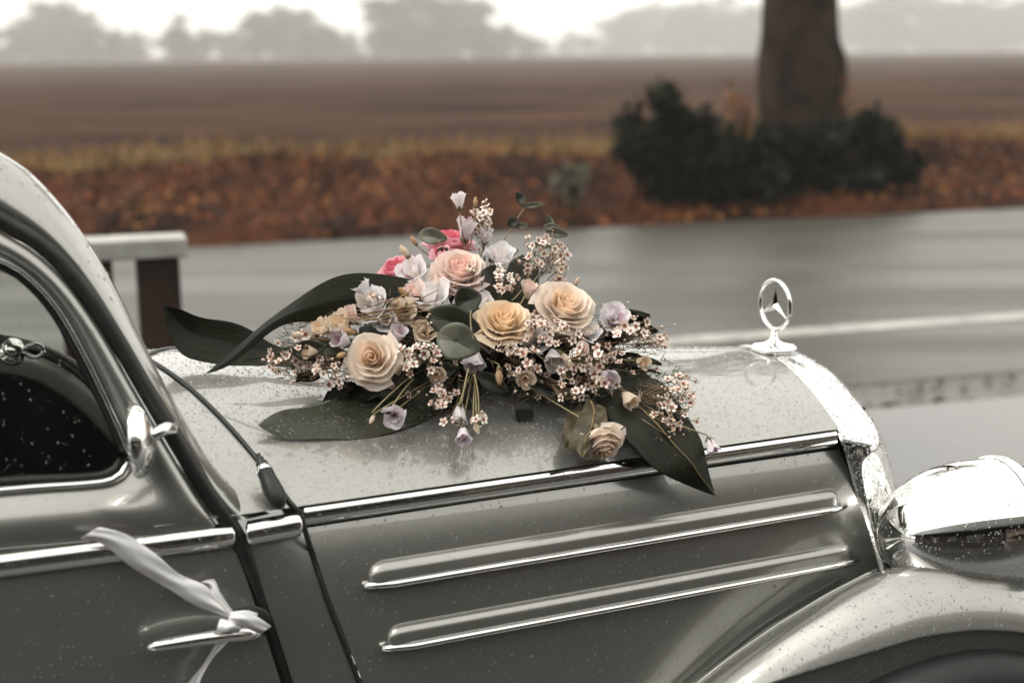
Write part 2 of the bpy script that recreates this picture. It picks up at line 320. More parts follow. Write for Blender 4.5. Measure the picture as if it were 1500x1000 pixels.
# --- fence
WOOD = mat('weathered_rail', (.27, .27, .245), .6, noise=((.36, .36, .33), 12, 6), bump=(40, .3, .004))
DARKW = mat('dark_creosote_post', (.02, .014, .011), .6, noise=((.045, .028, .02), 9, 6), bump=(30, .4, .006), spec=.15)
def fr(px, py, p): r = ray(px, py); return CAM + r * (p / (r @ FY))
fe = empty('wooden_barrier', fr(232, 560, 5.0) * [1, 1, 0], R_(17)); fo = np.array(fe.location)
tag(fe, 'low barrier with pale grey top rail on dark wooden posts beside the road', 'barrier')
rz0 = fr(272, 358, 5.0)[2]
end = (fr(272, 358, 5.0) - fo) @ FX
v, f = box((end - 1.5, 0, rz0), (3.0, .17, .066)); bevel(obj('rail', v, f, WOOD, fe, False), .006)
for px0, px1 in ((201, 263), (100, 166), (-420, -340), (-520, -458)):
    a0 = (fr(px0, 420, 5.0) - fo) @ FX; a1 = (fr(px1, 420, 5.0) - fo) @ FX
    v, f = box(((a0 + a1) / 2, 0, (rz0 - .035) / 2 - .02), (a1 - a0, .13, rz0 - .035 + .04)); bevel(obj('post', v, f, DARKW, fe, False), .006)
# --- the house behind the photographer, seen in the chrome and paint
HW = mat('house_render', (.30, .25, .20), .8, noise=((.34, .29, .24), 2, 5)); DARKT = mat('dark_timber', (.022, .017, .014), .7, noise=((.035, .026, .02), 4, 5)); ROOF = mat('dark_roof_tiles', (.02, .019, .018), .6, noise=((.032, .03, .028), 6, 5))
WIN = mat('dark_window', (.01, .012, .014), .05)
hs_ = empty('house', road_pt(0, -4.4, 0), R_(17)); tag(hs_, 'low house with wide dark roof facing the car, mirrored in the chrome headlight', 'house')
v, f = box((4, -3, 1.25), (34, 6, 2.5)); obj('wall', v, f, DARKT, hs_, False)
v, f = box((7.0, .06, 1.25), (5, .1, 2.46)); obj('plaster_panel', v, f, HW, hs_, False)
v, f = ([(-14.5, 1.9, 2.42), (22.5, 1.9, 2.42), (22.5, -3, 6.4), (-14.5, -3, 6.4), (-14.5, -8, 2.42), (22.5, -8, 2.42), (-14.5, 1.9, 2.22), (22.5, 1.9, 2.22), (-14.5, -8, 2.22), (22.5, -8, 2.22)],
        [(0, 1, 2, 3), (3, 2, 5, 4), (0, 6, 7, 1), (6, 8, 9, 7), (4, 5, 9, 8), (0, 3, 4, 8, 6), (1, 7, 9, 5, 2)]); obj('roof', v, f, ROOF, hs_, False)
for x in (-8, -3.5, 1.5, 12, 17):
    v, f = box((x, .05, 1.35), (1.5, .08, 1.2)); wo = obj('window', v, f, WIN, hs_, False); v, f = box((x, .12, .70), (1.7, .16, .06)); obj('sill', v, f, HW, wo, False)
v, f = box((-.8, .05, 1.0), (.95, .08, 2.0)); obj('door', v, f, WIN, hs_, False)
for a, lab in ((5.4, 'round red leaved shrub in front of the plaster part of the house'), (9.2, 'dark red shrub at the end of the plaster wall of the house')):
    p = road_pt(a, -3.6, 0); e = empty('garden_shrub', p); lobes = [(rng.uniform(-.4, .4), rng.uniform(-.4, .4), rng.uniform(.3, .9), .35, .3) for _ in range(8)]
    link('foliage', crown_mesh('foliage', lobes, 900, .08, [mat('red_leaf', (.13, .025, .015), .6), FOL[2]]), e)
    v, f = tube([(0, 0, -.05), (0, 0, .5)], [.04, .02], 6); obj('stem', v, f, BARK, e); tag(e, lab, 'shrub')
# ================================================================== CAR
car = empty('vintage_car', CAR_O, R_(17)); tag(car, 'silver grey vintage car wet with rain, flowers lying on its bonnet', 'car')
wet = []                                   # surfaces that carry rain drops: (object, drops per m2, min r, max r)
def flip(p): return np.array([p[0], -p[1], p[2]])
def rear_x(y, wv):                         # rear edge of the bonnet: further back toward the centre line
    return -.905 - .39 * max(0, .413 - abs(y))
def bonnet_rows(x0f, x1f, ns, nu=25):
    rows = []
    for i in range(ns):
        s = i / (ns - 1); row = []
        for u in np.linspace(-1, 1, nu):
            u2 = math.copysign(abs(u) ** .85, u); xa, xb = x0f(u2), x1f(u2); x = xa + (xb - xa) * s; y = u2 * w_(x); row.append((x, y, hz(x, y)))
        rows.append(row)
    return rows
v, f = grid(bonnet_rows(lambda u: rear_x(u * .415, 0), lambda u: -.018, 34)); bon = obj('bonnet', v, f, PAINT, car); wet.append((bon, 60000, .0007, .0017)); wet.append((bon, 5000, .0016, .003))
v, f = grid(bonnet_rows(lambda u: -1.085 - .02 * (1 - abs(u)), lambda u: rear_x(u * .415, 0) - .007, 14)); cow = obj('cowl', v, f, PAINT, car); wet.append((cow, 55000, .0008, .0018))
v, f = tube([(x, 0, zr_(x) - .0008) for x in np.linspace(-1.0, -.02, 20)], .0016, 6); obj('hinge', v, f, PAINT, car)
# bonnet side panels
def panel_y(x, z):                          # outward offset: rolls in under the strip, full in the middle
    d = max(0.0, zs_(x) - .03 - z); return w_(x) + .045 * (1 - math.exp(-d / .07)) - .02
SEAMX = lambda z: float(np.interp(z, [.40, .62, .73, .86, .96, 1.0], [-.70, -.785, -.826, -.868, -.893, -.90]))
FRX = lambda z: float(np.interp(z, [.40, .723, .95, 1.0], [.18, .073, -.006, -.02]))
def panel(sgn, xa, xb, ztop, zbot, nz=26, nx=30, oy=panel_y):
    rows = []
    for i in range(nz):
        s = i / (nz - 1); row = []
        for j in range(nx):
            q = j / (nx - 1); z0 = ztop; z = z0 + (zbot - z0) * s ** 1.3; x = xa(z) + (xb(z) - xa(z)) * q; row.append((x, -sgn * oy(x, z), z + (zs_(x) - .982)))
        rows.append(row)
    return grid(rows)
for sg in (1, -1):
    v, f = panel(sg, lambda z: SEAMX(z) + .002, lambda z: FRX(z) - .004, .947, .40); o = obj('bonnet_side', v, f, PAINT, car)
    if sg == 1: wet += [(o, 6500, .0010, .0019), (o, 900, .0018, .003)]
    v, f = tube([(x, -sg * (w_(x) - .024), zs_(x) - .03) for x in np.linspace(-.9, -.01, 12)], .013, 8); obj('shadow_gap', v, f, GAP, car)
    # chrome waist strip on the bonnet
    rows = []
    for x in np.linspace(-.892, -.022, 40):
        rows.append([(x, -sg * (w_(x) - .016 + .0185 * math.cos(q) ** .8 if abs(q) < 1.57 else w_(x) - .016), zs_(x) - .016 + .0165 * math.sin(q)) for q in np.linspace(-1.56, 1.56, 11)])
    v, f = grid(rows); o = obj('waist_strip', v, f, CHROME, car)
    if sg == 1: wet.append((o, 16000, .0006, .0014))
# louvres: pressed blisters with a chrome trim
def louvre(pa, pb):
    A, B = side(*pa), side(*pb); rows = []; n = 60; Hh = .0235
    for i in range(n):
        q = i / (n - 1); q = .5 - .5 * math.cos(q * math.pi); P = A + (B - A) * q; e = min(1, q / .030) ; e2 = min(1, (1 - q) / .022); k = math.sqrt(max(0, 1 - (1 - e) ** 2)) * math.sqrt(max(0, 1 - (1 - e2) ** 2)); row = []
        for s in np.linspace(0, 1, 18) ** 1.3:
            zz = P[2] + .004 + Hh * k * (1 - s) ; out = .0150 * k * math.sqrt(max(0, 1 - (1 - min(1, s / .55)) ** 2))
            if s == 1: zz = P[2]; 
            row.append((P[0], -panel_y(P[0], zz - (zs_(P[0]) - .982)) - out + .001, zz))
        row.append((P[0], -panel_y(P[0], P[2]) + .004, P[2] - .002)); rows.append(row)
    v, f = grid(rows); o = obj('louvre', v, f, PAINT, car); wet.append((o, 7000, .0007, .0015))
    pts = [A + (B - A) * q for q in np.linspace(-.008, 1.012, 40)]
    pts = [(p[0], -panel_y(p[0], p[2]) - .0155 * min(1, .35 + i / 3, .35 + (39 - i) / 2), p[2] - .002) for i, p in enumerate(pts)]
    v, f = tube(pts, .0048, 8, flat=1.1); t = obj('trim', v, f, CHROME, o); wet.append((t, 14000, .0006, .0013))
louvre((536, 848), (1222, 735)); louvre((560, 935), (1237, 810))
# seam gasket between bonnet and cowl
pts = [(rear_x(y, 0) - .003, y, hz(rear_x(y, 0) - .003, y) + .001) for y in np.linspace(.41, -.408, 40)]
pts += [(SEAMX(z), -panel_y(SEAMX(z), z) - (.022 if z > .95 else .001), z) for z in (.985, .968, .952)] + [(SEAMX(z), -panel_y(SEAMX(z), z), z) for z in np.linspace(.93, .40, 18)]
v, f = tube(pts, .0037, 8); obj('bonnet_gasket', v, f, RUBBER, car)
# radiator shell (chrome) and grille
arch = [(0, 1.055), (.03, 1.054), (.07, 1.049), (.106, 1.042), (.15, 1.026), (.19, 1.009), (.23, .993), (.262, .975), (.272, .95), (.272, .90), (.272, .84), (.272, .78), (.270, .70), (.262, .60), (.24, .48)]
arch = rs(arch, 34)
def shell_pt(y, z, x, ins, sg):
    cx, cz = 0.0, .72; dy, dz = y, max(0, z - cz); L_ = math.hypot(y, .55 * dz) + 1e-6
    k = ins; yy = y - k * (y / max(.27, 1e-6)) * 1.0; zz = z - k * .55 * max(0, (z - .93) / .12)
    return (x + max(0, .97 - z) * .33, sg * -yy, zz)
rows = []
for x, ins in [(-.019, 0.002), (-.012, -.003), (.0, -.004), (.02, 0), (.04, .008), (.058, .02), (.074, .038), (.086, .058), (.092, .075), (.088, .09), (.06, .095)]:
    left = [shell_pt(y, z, x, ins, 1) for y, z in arch[::-1]]; right = [shell_pt(y, z, x, ins, -1) for y, z in arch[1:]]
    rows.append(left + right)
v, f = grid(rows); sh = obj('radiator_shell', v, f, CHROME, car); wet.append((sh, 42000, .0011, .0026))
v, f = grid([[(.075 + max(0, .97 - z) * .33, y, z) for y in np.linspace(-.185, .185, 5)] for z in np.linspace(.99, .45, 8)]); obj('radiator_core', v, f, GAP, car)
for y in np.linspace(-.165, .165, 12):
    v, f = tube([(.082 + max(0, .97 - z) * .33, y, z) for z in (.985 - abs(y) * .2, .97, .45)], .004, 6); obj('grille_bar', v, f, CHROME, car)
# star ornament
st = np.array([0.0, 0, 1.052]); SC = .93
orn = lathe([(0, .040), (.004, .039), (.006, .030), (.009, .022), (.017, .017), (.034, .014), (.040, .010), (.041, .006), (.037, .003), (.030, .001), (.020, -.004), (0.0, -.006)], st, (0, 0, 1), 28); ob = obj('ornament', *orn, CHROME, car)
ry, cz = .046, 1.052 + .038 + .046; yaw = R_(-9); rows = []
def rot(p): return (st[0] + p[0] * math.cos(yaw) + p[1] * math.sin(yaw), -p[0] * math.sin(yaw) + p[1] * math.cos(yaw), p[2])
for a in np.linspace(0, 2 * math.pi, 48, endpoint=False):
    rows.append([rot((.0042 * math.cos(q), (ry - .003 + .0036 * math.sin(q)) * math.sin(a), cz + (ry - .003 + .0036 * math.sin(q)) * math.cos(a))) for q in np.linspace(0, 2 * math.pi, 8, endpoint=False)])
rows.append(rows[0]); v, f = grid(rows, True); obj('ring', v, f, CHROME, ob)
V = []; Fc = []
for k in range(3):
    a = k * 2 * math.pi / 3; tip = (0, (ry - .004) * math.sin(a), cz + (ry - .004) * math.cos(a)); nk = len(V)
    c1 = a + math.pi / 3; c2 = a - math.pi / 3; i1 = (0, .009 * math.sin(c1), cz + .009 * math.cos(c1)); i2 = (0, .009 * math.sin(c2), cz + .009 * math.cos(c2))
    V += [rot(tip), rot(i1), rot(i2), rot((.0055, 0, cz)), rot((-.0055, 0, cz))]; Fc += [(nk, nk + 1, nk + 3), (nk, nk + 3, nk + 2), (nk, nk + 4, nk + 1), (nk, nk + 2, nk + 4)]
obj('star', V, Fc, CHROME, ob, False)
# fenders
FXs = [-.75, -.6, -.45, -.35, -.24, -.16, -.07, .01, .1, .19, .3, .42, .52, .58]
ZI = [.33, .45, .53, .589, .64, .677, .703, .717, .722, .70, .63, .5, .33, .22]; ZC = [.35, .46, .545, .606, .676, .715, .756, .786, .790, .775, .72, .6, .42, .28]
ZL = [.30, .42, .5, .575, .652, .672, .694, .714, .715, .70, .64, .52, .36, .24]; YL = [-.43, -.43, -.43, -.432, -.437, -.446, -.46, -.472, -.475, -.475, -.475, -.47, -.46, -.44]
def fender(sg):
    rows = []
    for x in np.linspace(-.75, .58, 60):
        zi, zc, zl, yl = (float(np.interp(x, FXs, q)) for q in (ZI, ZC, ZL, YL)); yi = -(w_(min(x, .09)) + .015); yc = -.392 + .1 * (yl + .475)
        ctl = [(yi + .02, zi - .015), (yi, zi), (yi - .012, zi + .006), (yi + (yc - yi) * .45, zi + (zc - zi) * .62), (yc, zc), (yc + (yl - yc) * .5, zc - (zc - zl) * .22), (yc + (yl - yc) * .82, zc - (zc - zl) * .58), (yl, zl)]
        low = [(yl - .0005, zl - .002), (yl + .004, zl - .005), (yl + .010, zl - .010), (yl + .020, zl - .05), (yl + .022, zl - .10), (yl + .020, max(.12, zl - .2))]     # rolled edge, tucked in below
        rows.append([(x, sg * y, z) for y, z in list(rs(ctl, 36)) + low])
    return grid(rows)
for sg in (1, -1):
    v, f = fender(sg); o = subd(obj('fender', v, f, PAINT, car), 1); thick(o, .004)
    if sg == 1: wet += [(o, 17000, .0009, .0019), (o, 2500, .0019, .003)]
    # pressed ribs along the inner edge
    for k in (0.30, .55, .8):
        pts = []
        for x in np.linspace(-.55, -.02 + .05 * k, 30):
            zi, zc, yl = (float(np.interp(x, FXs, q)) for q in (ZI, ZC, YL)); yi = -(w_(x) + .015); yc = -.392 + .1 * (yl + .475); pts.append((x, sg * (yi + (yc - yi) * k * .62), zi + (zc - zi) * (k * .85) + .0005))
        v, f = tube(pts, .0028, 6); obj('rib', v, f, PAINT, o)
    # wheel
    tw = lathe([(.18, -.065), (.30, -.07), (.33, -.05), (.338, 0), (.33, .05), (.30, .07), (.18, .065)], (.10, sg * -.44, .338), (0, 1, 0), 40); wh = obj('wheel', *tw, TYRE, car)
    obj('hub_cap', *lathe([(.18, .0), (.17, .02), (.10, .035), (0.001, .045)], (.10, sg * -.44 - sg * .05, .338), (0, -sg, 0), 28), CHROME, wh)
    tw = lathe([(.18, -.065), (.30, -.07), (.33, -.05), (.338, 0), (.33, .05), (.30, .07), (.18, .065)], (-2.55, sg * -.50, .338), (0, 1, 0), 40); wh = obj('wheel', *tw, TYRE, car)
    # apron between shell and fender
    v, f = grid([[(x, sg * -(w_(min(x, .05)) + .012 + .03 * max(0, (.80 - z) / .1) ** 2), z) for z in np.linspace(.86, .68, 8)] for x in np.linspace(.075, .15, 6)]); o = obj('apron', v, f, PAINT, car)
    # headlight
    hc = ony(1428, 772, -.335); hc = np.array([hc[0], sg * hc[1], hc[2]]); a = .165; rr = .108
    prof = [(rr * max(0, 1 - (1 - q) ** 2.05) ** (1 / 2.05), -a * (1 - q)) for q in np.linspace(0, 1, 40) ** 1.7]
    prof += [(rr, .02), (rr + .0008, .036)]
    hl = obj('headlight', *lathe(prof, hc, (1, 0, 0), 48), CHROME, car)
    if sg == 1: wet.append((hl, 14000, .0009, .0022))
    obj('rim', *lathe([(rr + .001, .038), (rr + .004, .040), (rr + .004, .052), (rr, .062), (rr - .010, .068), (rr - .014, .066)], hc, (1, 0, 0), 48), CHROME, hl)
    obj('lens', *lathe([(rr - .013, .064), (rr * .7, .078), (rr * .35, .085), (0, .087)], hc, (1, 0, 0), 40), GLASS, hl)
    obj('reflector', *lathe([(0, -.06), (.05, -.03), (.08, .02), (rr - .016, .06)], hc, (1, 0, 0), 30), CHROME, hl)
    v, f = tube([hc + [-.01, 0, -.09], hc + [-.01, 0, -.16]], .03, 12); obj('stalk', v, f, PAINT, hl)
# ---- body side: cowl side, door, pillar
gapc = rs([(-420, 245), (-250, 255), (-120, 275), (-40, 298), (0, 322), (60, 358), (110, 408), (160, 478), (205, 555), (255, 640), (305, 722), (345, 782), (368, 835), (392, 905), (418, 985), (440, 1060), (455, 1150), (462, 1250)], 90)
def bp(px, py, off=0.0):                  # blend of the leaning upper plane and the upright lower plane
    lo, up = body(px, py, off), upper(px, py, off); return lo if lo[2] < 1.0 else up
G3 = [bp(*p) for p in gapc]
v, f = tube([p + np.array([0, .004, 0]) for p in G3], .0115, 10, flat=1.0); seal = obj('door_seal', v, f, RUBBER, car)
# cowl side panel between door gap and bonnet seam (below the waist strip)
rows = []
for z in np.linspace(.966, .40, 24):
    gx = float(np.interp(z, [p[2] for p in G3[::-1]], [p[0] for p in G3[::-1]])); xs = np.linspace(gx + .006, SEAMX(z) - .002, 10)
    row = []
    for x in xs:
        q = (x - xs[0]) / (xs[-1] - xs[0]); yb = -.413 + (x + .9) * .1175 - .010 * (1 - math.exp(-max(0, .95 - z) / .07)); row.append((x, (1 - q) * yb + q * -panel_y(x, z), z))
    rows.append(row)
v, f = grid(rows); o = obj('cowl_side', v, f, PAINT, car); wet += [(o, 4500, .0008, .0016), (o, 700, .0016, .0028)]
# A pillar + roof edge: from the door gap round to the silhouette and on to the windscreen frame
sil = rs([(-420, 60), (-250, 100), (-120, 150), (-40, 192), (0, 216), (45, 245), (95, 300), (135, 355), (170, 415), (205, 485), (240, 552), (272, 612), (306, 668), (338, 708), (372, 738), (396, 752)], 60)
gsub = rs([tuple(p) for p in gapc if p[1] < 772], 60)
gin = [bp(px + 6, py - 6, .0) for px, py in gsub]
rows = [[], [], [], [], [], [], []]
for i in range(60):
    g0 = gin[i]; s0 = upper(*sil[i], -.060) if sil[i][1] < 700 else upper(*sil[i], -.060 * max(0, (752 - sil[i][1]) / 52)); 
    fl = min(1, max(0, (sil[i][1] - 560) / 190))
    m1 = upper(*(gsub[i] * .72 + sil[i] * .28), .006); m2 = upper(*(gsub[i] * .38 + sil[i] * .62), -.008); m3 = upper(*(gsub[i] * .12 + sil[i] * .88), -.032)
    rows[0].append(g0 + [0, .016, 0]); rows[1].append(g0); rows[2].append(m1); rows[3].append(m2); rows[4].append(m3); rows[5].append(s0); rows[6].append(s0 + np.array([-.03, .05, -.012]) * (1 - fl))
v, f = grid(rows); pil = subd(obj('windscreen_pillar', v, f, PAINT, car), 1); wet += [(pil, 3500, .0008, .0018), (pil, 700, .002, .0034)]
top_edge = rows[6]
# roof and far side (mirrored edge)
far = [flip(p) + np.array([-.10, 0, 0]) for p in top_edge]; nr = [i for i in range(60) if top_edge[i][2] > 1.40]
v, f = grid([[np.array(top_edge[i]) * (1 - q) + np.array(far[i]) * q + np.array([0, 0, .012 * math.sin(q * math.pi)]) for q in np.linspace(0, 1, 14)] for i in nr]); roof = obj('roof', v, f, PAINT, car)
xr0 = top_edge[0][0]; z_roof = top_edge[0][2]
v, f = grid([[(x, y * s, z + .012 * math.cos(math.pi / 2 * y / .37)) for y in np.linspace(-.37, .37, 12)] for x, z, s in ((xr0 + .003, z_roof, 1), (-1.9, z_roof + .03, 1.04), (-2.3, z_roof - .02, 1.03), (-2.7, z_roof - .16, .98), (-3.0, 1.18, .95), (-3.2, .85, .95), (-3.25, .45, .9))]); subd(obj('rear_roof', v, f, PAINT, car), 1)
v, f = grid([[flip(p) + np.array([-.10, 0, 0]) for p in r] for r in rows]); subd(obj('windscreen_pillar', v, f, PAINT, car), 1)
# waist strips on cowl and door
def bstrip(name, x0, x1, z0, z1, n=20):
    rws = []
    for q in np.linspace(0, 1, n):
        x = x0 + (x1 - x0) * q; z = z0 + (z1 - z0) * q; yb = -.413 + (x + .9) * .1175
        rws.append([(x, yb + .004 - .0165 * math.cos(a) ** .8, z + .0165 * math.sin(a)) for a in np.linspace(-1.56, 1.56, 11)])
    for end, xx in ((0, x0), (-1, x1)):
        c = np.mean(np.array(rws[end]), axis=0)
        cap = [tuple(c + (np.array(p) - c) * .55 + [(.003 if end == -1 else -.003), 0, 0]) for p in rws[end]]
        rws.insert(0, cap) if end == 0 else rws.append(cap)
    vv, ff = grid(rws); oo = obj(name, vv, ff, CHROME, car); wet.append((oo, 14000, .0006, .0015)); return oo
pA, pB = body(352, 783), body(436, 768); bstrip('waist_strip', pA[0] + .010, pB[0] + .002, pA[2], pB[2])
pC, pD = body(0, 815), body(342, 783); kz = (pD[2] - pC[2]) / (pD[0] - pC[0]); bstrip('waist_strip', -2.1, pD[0] - .002, pD[2] + kz * (-2.1 - pD[0]) * .3, pD[2], 30)
# door: lower skin
rows = []
for z in np.linspace(.955, .36, 26):
    gx = float(np.interp(z, [p[2] for p in G3[::-1]], [p[0] for p in G3[::-1]])) - .010; row = []
    for q in np.linspace(0, 1, 24):
        x = gx + (-2.05 - gx) * q; row.append((x, -.413 + (max(x, -1.5) + .9) * .1175 + .012 - .026 * (1 - math.exp(-(max(0, .985 - z)) / .07)), z))
    rows.append(row)
v, f = grid(rows); door = d1 = obj('door', v, f, PAINT, car); wet += [(d1, 5500, .0010, .0020), (d1, 700, .0018, .0030)]
# door: upper frame between gap and window opening
wino = rs([(-420, 318), (-250, 330), (-120, 348), (-40, 365), (0, 380), (40, 403), (85, 452), (125, 522), (158, 590), (184, 648), (190, 668), (182, 690), (160, 704), (120, 709), (60, 713), (0, 718), (-120, 729), (-250, 741), (-420, 757)], 90)
gd = rs([(-420, 258), (-250, 268), (-120, 290), (-40, 313), (0, 338), (55, 372), (103, 420), (150, 488), (194, 565), (243, 650), (290, 728), (322, 775), (310, 778), (270, 782), (180, 790), (100, 797), (0, 806), (-250, 828), (-420, 842)], 90)
rows = [[] for _ in range(9)]
for i in range(90):
    g_, w0 = gd[i], wino[i]
    for k, (q, off) in enumerate([(0, -.012), (0.0, .0), (.08, .006), (.3, .012), (.55, .010), (.75, .002), (.9, -.008), (1, -.013), (1.0, -.03)]):
        rows[k].append(bp(*(g_ * (1 - q) + w0 * q), off) if (g_[1] * (1 - q) + w0[1] * q) < 745 else upper(*(g_ * (1 - q) + w0 * q), off * .8))
v, f = grid(rows); d2 = subd(obj('window_surround', v, f, PAINT, door), 1); wet += [(d2, 3500, .0008, .0018)]
wp = [upper(*p, -.008) for p in wino]
v, f = tube(wp, .0042, 8); obj('window_trim', v, f, CHROME, door)
v, f = tube([p + [0, .012, 0] for p in [upper(*(p + (np.array([-40, 590]) - p) / np.linalg.norm(np.array([-40, 590]) - p) * 9), -.012) for p in wino]], .0065, 8); obj('window_rubber', v, f, RUBBER, door)
gl = [upper(*p, -.020) for p in wino]; cg = upper(-80, 560, -.020); v = gl + [cg]; f = [(i, i + 1, len(gl)) for i in range(len(gl) - 1)]; wg = obj('window_pane', v, f, GLASS, door, False); wet.append((wg, 4500, .0007, .0016))
# window mirror, round, seen on edge
mc = upper(207, 645, .055); ax = np.array([.985, -.12, .05]); ax /= np.linalg.norm(ax)
mo = obj('side_mirror', *lathe([(0, .017), (.018, .015), (.034, .009), (.044, .001), (.046, -.005), (.0455, -.010), (.043, -.011), (.041, -.008), (0, -.008)], mc, ax, 36), CHROME, door); wet.append((mo, 20000, .0006, .0014))
ja = upper(254, 630, .004)
v, f = tube([mc + ax * .012, mc + ax * .022 + [0, .004, .008], upper(243, 628, .045), upper(250, 629, .03), ja + [.002, .03, 0]], [.005, .008, .0085, .0085, .008], 12); obj('mirror_arm', v, f, CHROME, door)
# door handle
ha, hb = body(216, 948, .040), body(372, 926, .032); hp = [ha + (hb - ha) * q + np.array([0, -.010 * math.sin(q * 3.1), .006 * math.sin(q * 3.1)]) for q in np.linspace(0, 1, 12)]
v, f = tube(hp + [body(378, 925, .012), body(379, 924, -.01)], [.004, .0065, .0075, .008, .0082, .0084, .0086, .0088, .009, .0092, .0095, .0095, .0095, .0095], 12); hd = obj('door_handle', v, f, CHROME, door); wet.append((hd, 12000, .0006, .0013))
rec_c = body(352, 912, .004); v, f = lathe([(0, .004), (.024, .004), (.027, 0.0)], (0, 0, 0), (0, -1, 0), 28); v = [(p[0] * 1.5 + rec_c[0], p[1] + rec_c[1] - .002, p[2] * .95 + rec_c[2]) for p in v]; obj('recess_dark', v, f, RUBBER, door)  # flat black disc standing in for the dark recess behind the handle
# rubber foot with nut on the cowl, beside the seam
fp = at(402, 742, -.40, .0); fp = bp(404, 745, .0); tp = np.array(fp) + np.array([-.018, .03, .055])
nz_ = np.array([-.30, -.12, .92]); nz_ /= np.linalg.norm(nz_); b0 = bp(410, 742, .004); b1 = np.array(bp(388, 690, -.02))
axn = (b1 - b0) / np.linalg.norm(b1 - b0); Ln = np.linalg.norm(b1 - b0)
ft = obj('aerial_foot', *lathe([(0, -.004), (.008, 0), (.0125, .008), (.014, .020), (.0125, .034), (.011, Ln * .8), (.0108, Ln)], b0, axn, 18), RUBBER, car)
obj('nut', *lathe([(.0, 0), (.0095, 0), (.0105, .002), (.0105, .004), (.0088, .0055), (.0088, .008), (.0, .008)], b1, axn, 12), CHROME, ft)
obj('nub', *lathe([(.0075, .007), (.0078, .013), (.0055, .015), (.0055, .020), (.0035, .021), (.0035, .026), (0, .0265)], b1, axn, 12), RUBBER, ft)
# ---- interior
obj('floor_pan', *box((-1.7, 0, .38), (1.5, .84, .04)), INT, car, False)
v, f = grid([[(x, .40, z) for x in (-1.17, -2.4)] for z in (.36, 1.025)]); obj('inner_panel', v, f, INT, car)
v, f = grid([[(x, .385, z) for x in (-1.02, -1.3)] for z in (.36, .985)]); obj('inner_panel', v, f, INT, car)
v, f = box((-1.75, 0, .62), (.5, .76, .22)); s_ = bevel(obj('seat', v, f, INT, car, False), .05, 3)
v, f = box((-2.05, 0, .95), (.16, .76, .6)); bevel(obj('seat_back', v, f, INT, car, False), .05, 3)
v, f = grid([[(-1.02, y, z) for y in np.linspace(-.38, .38, 4)] for z in (.38, 1.05)]); obj('firewall', v, f, INT, car)
DA = [(-260, 462, -.50), (-120, 475, -.40), (0, 497, -.30), (60, 512, -.21), (120, 545, -.13), (172, 600, -.05)]; DB = [(-260, 535, -.50), (-120, 540, -.40), (0, 549, -.30), (60, 562, -.22), (120, 602, -.14), (170, 655, -.06)]
a_, b_ = rs(DA, 24), rs(DB, 24); rows = [[np.array(upper(*(a_[i][:2] * (1 - q) + b_[i][:2] * q), a_[i][2] * (1 - q) + b_[i][2] * q + .02 * math.sin(q * math.pi))) for q in np.linspace(0, 1, 8)] for i in range(24)]
v, f = grid(rows); ds = thick(obj('dashboard', v, f, DASH, car), .006)
v, f = tube([upper(*p) for p in a_], .009, 8); obj('dash_roll', v, f, RUBBER, car)
kn = np.array(upper(18, 520, -.14)); kb = obj('dash_knob', *lathe([(0, .02), (.012, .02), (.014, .012), (.011, .006), (.016, .002), (.016, -.004), (0, -.006)], kn, (.2, -.5, .8), 16), CHROME, car)
for dx in (-.03, .028):
    v, f = tube([kn + [dx + .012 * math.cos(a), .0, .004 + .009 * math.sin(a)] for a in np.linspace(0, 6.28, 14)], .003, 6); obj('clip', v, f, CHROME, kb)
# windscreen
ws_rows = []
for q in np.linspace(0, 1, 8):
    i = int(np.interp(q, [0, 1], [41, 12])); pz = top_edge[i]; ws_rows.append([(pz[0] - .10 * (y - pz[1]) / (-2 * pz[1]) + .02 * (1 - (y / .4) ** 2), y, pz[2]) for y in np.linspace(pz[1] + .004, -pz[1] - .004, 12)])
v, f = grid(ws_rows); wsn = obj('windscreen', v, f, GLASS, car); wet.append((wsn, 40000, .0012, .0028))
# ---- ribbon on the door handle
rib = empty('satin_ribbon'); rib.parent = None; rib.location = CAR_O; rib.rotation_euler = (0, 0, R_(17)); tag(rib, 'white satin ribbon knotted round the chrome door handle', 'ribbon')
def sheet(name, A, B, n, par, M, th=.0005, mid=None, fn=body, crease=0.0):
    """A, B: edge polylines of (px, py, off)"""
    a, b = rs(A, n), rs(B, n); rws = []
    for i in range(n):
        rws.append([np.array(fn(*(a[i][:2] * (1 - q) + b[i][:2] * q), a[i][2] * (1 - q) + b[i][2] * q + crease * math.sin(q * math.pi) + .0026 * math.sin(q * 11 + i * .35) * math.sin(i * .31 + 1))) for q in np.linspace(0, 1, 7)])
    vv, ff = grid(rws); oo = thick(obj(name, vv, ff, M, par), th, 0); return subd(oo, 1)
sheet('tail', [(145, 771, .03), (185, 782, .028), (230, 812, .03), (262, 840, .028), (300, 856, .032), (330, 882, .036), (344, 898, .046)], [(116, 789, .03), (150, 797, .028), (195, 832, .026), (243, 860, .024), (285, 886, .03), (318, 898, .036), (336, 903, .046)], 26, rib, SATIN, crease=.006)
sheet('tail', [(338, 935, .05), (326, 948, .045), (310, 965, .04), (292, 1000, .04), (285, 1040, .035), (276, 1085, .035)], [(320, 938, .05), (308, 955, .045), (296, 975, .04), (273, 1004, .04), (262, 1045, .035), (250, 1088, .035)], 18, rib, SATIN, crease=-.004)
sheet('loop', [(300, 850, .02), (314, 848, .035), (322, 866, .044), (340, 894, .05)], [(292, 853, .02), (308, 858, .03), (312, 872, .038), (334, 898, .05)], 12, rib, SATIN)
sheet('loop', [(340, 896, .052), (356, 894, .058), (378, 903, .056), (398, 917, .046)], [(338, 908, .055), (350, 914, .062), (366, 922, .056), (381, 928, .046)], 14, rib, SATIN, crease=.006)
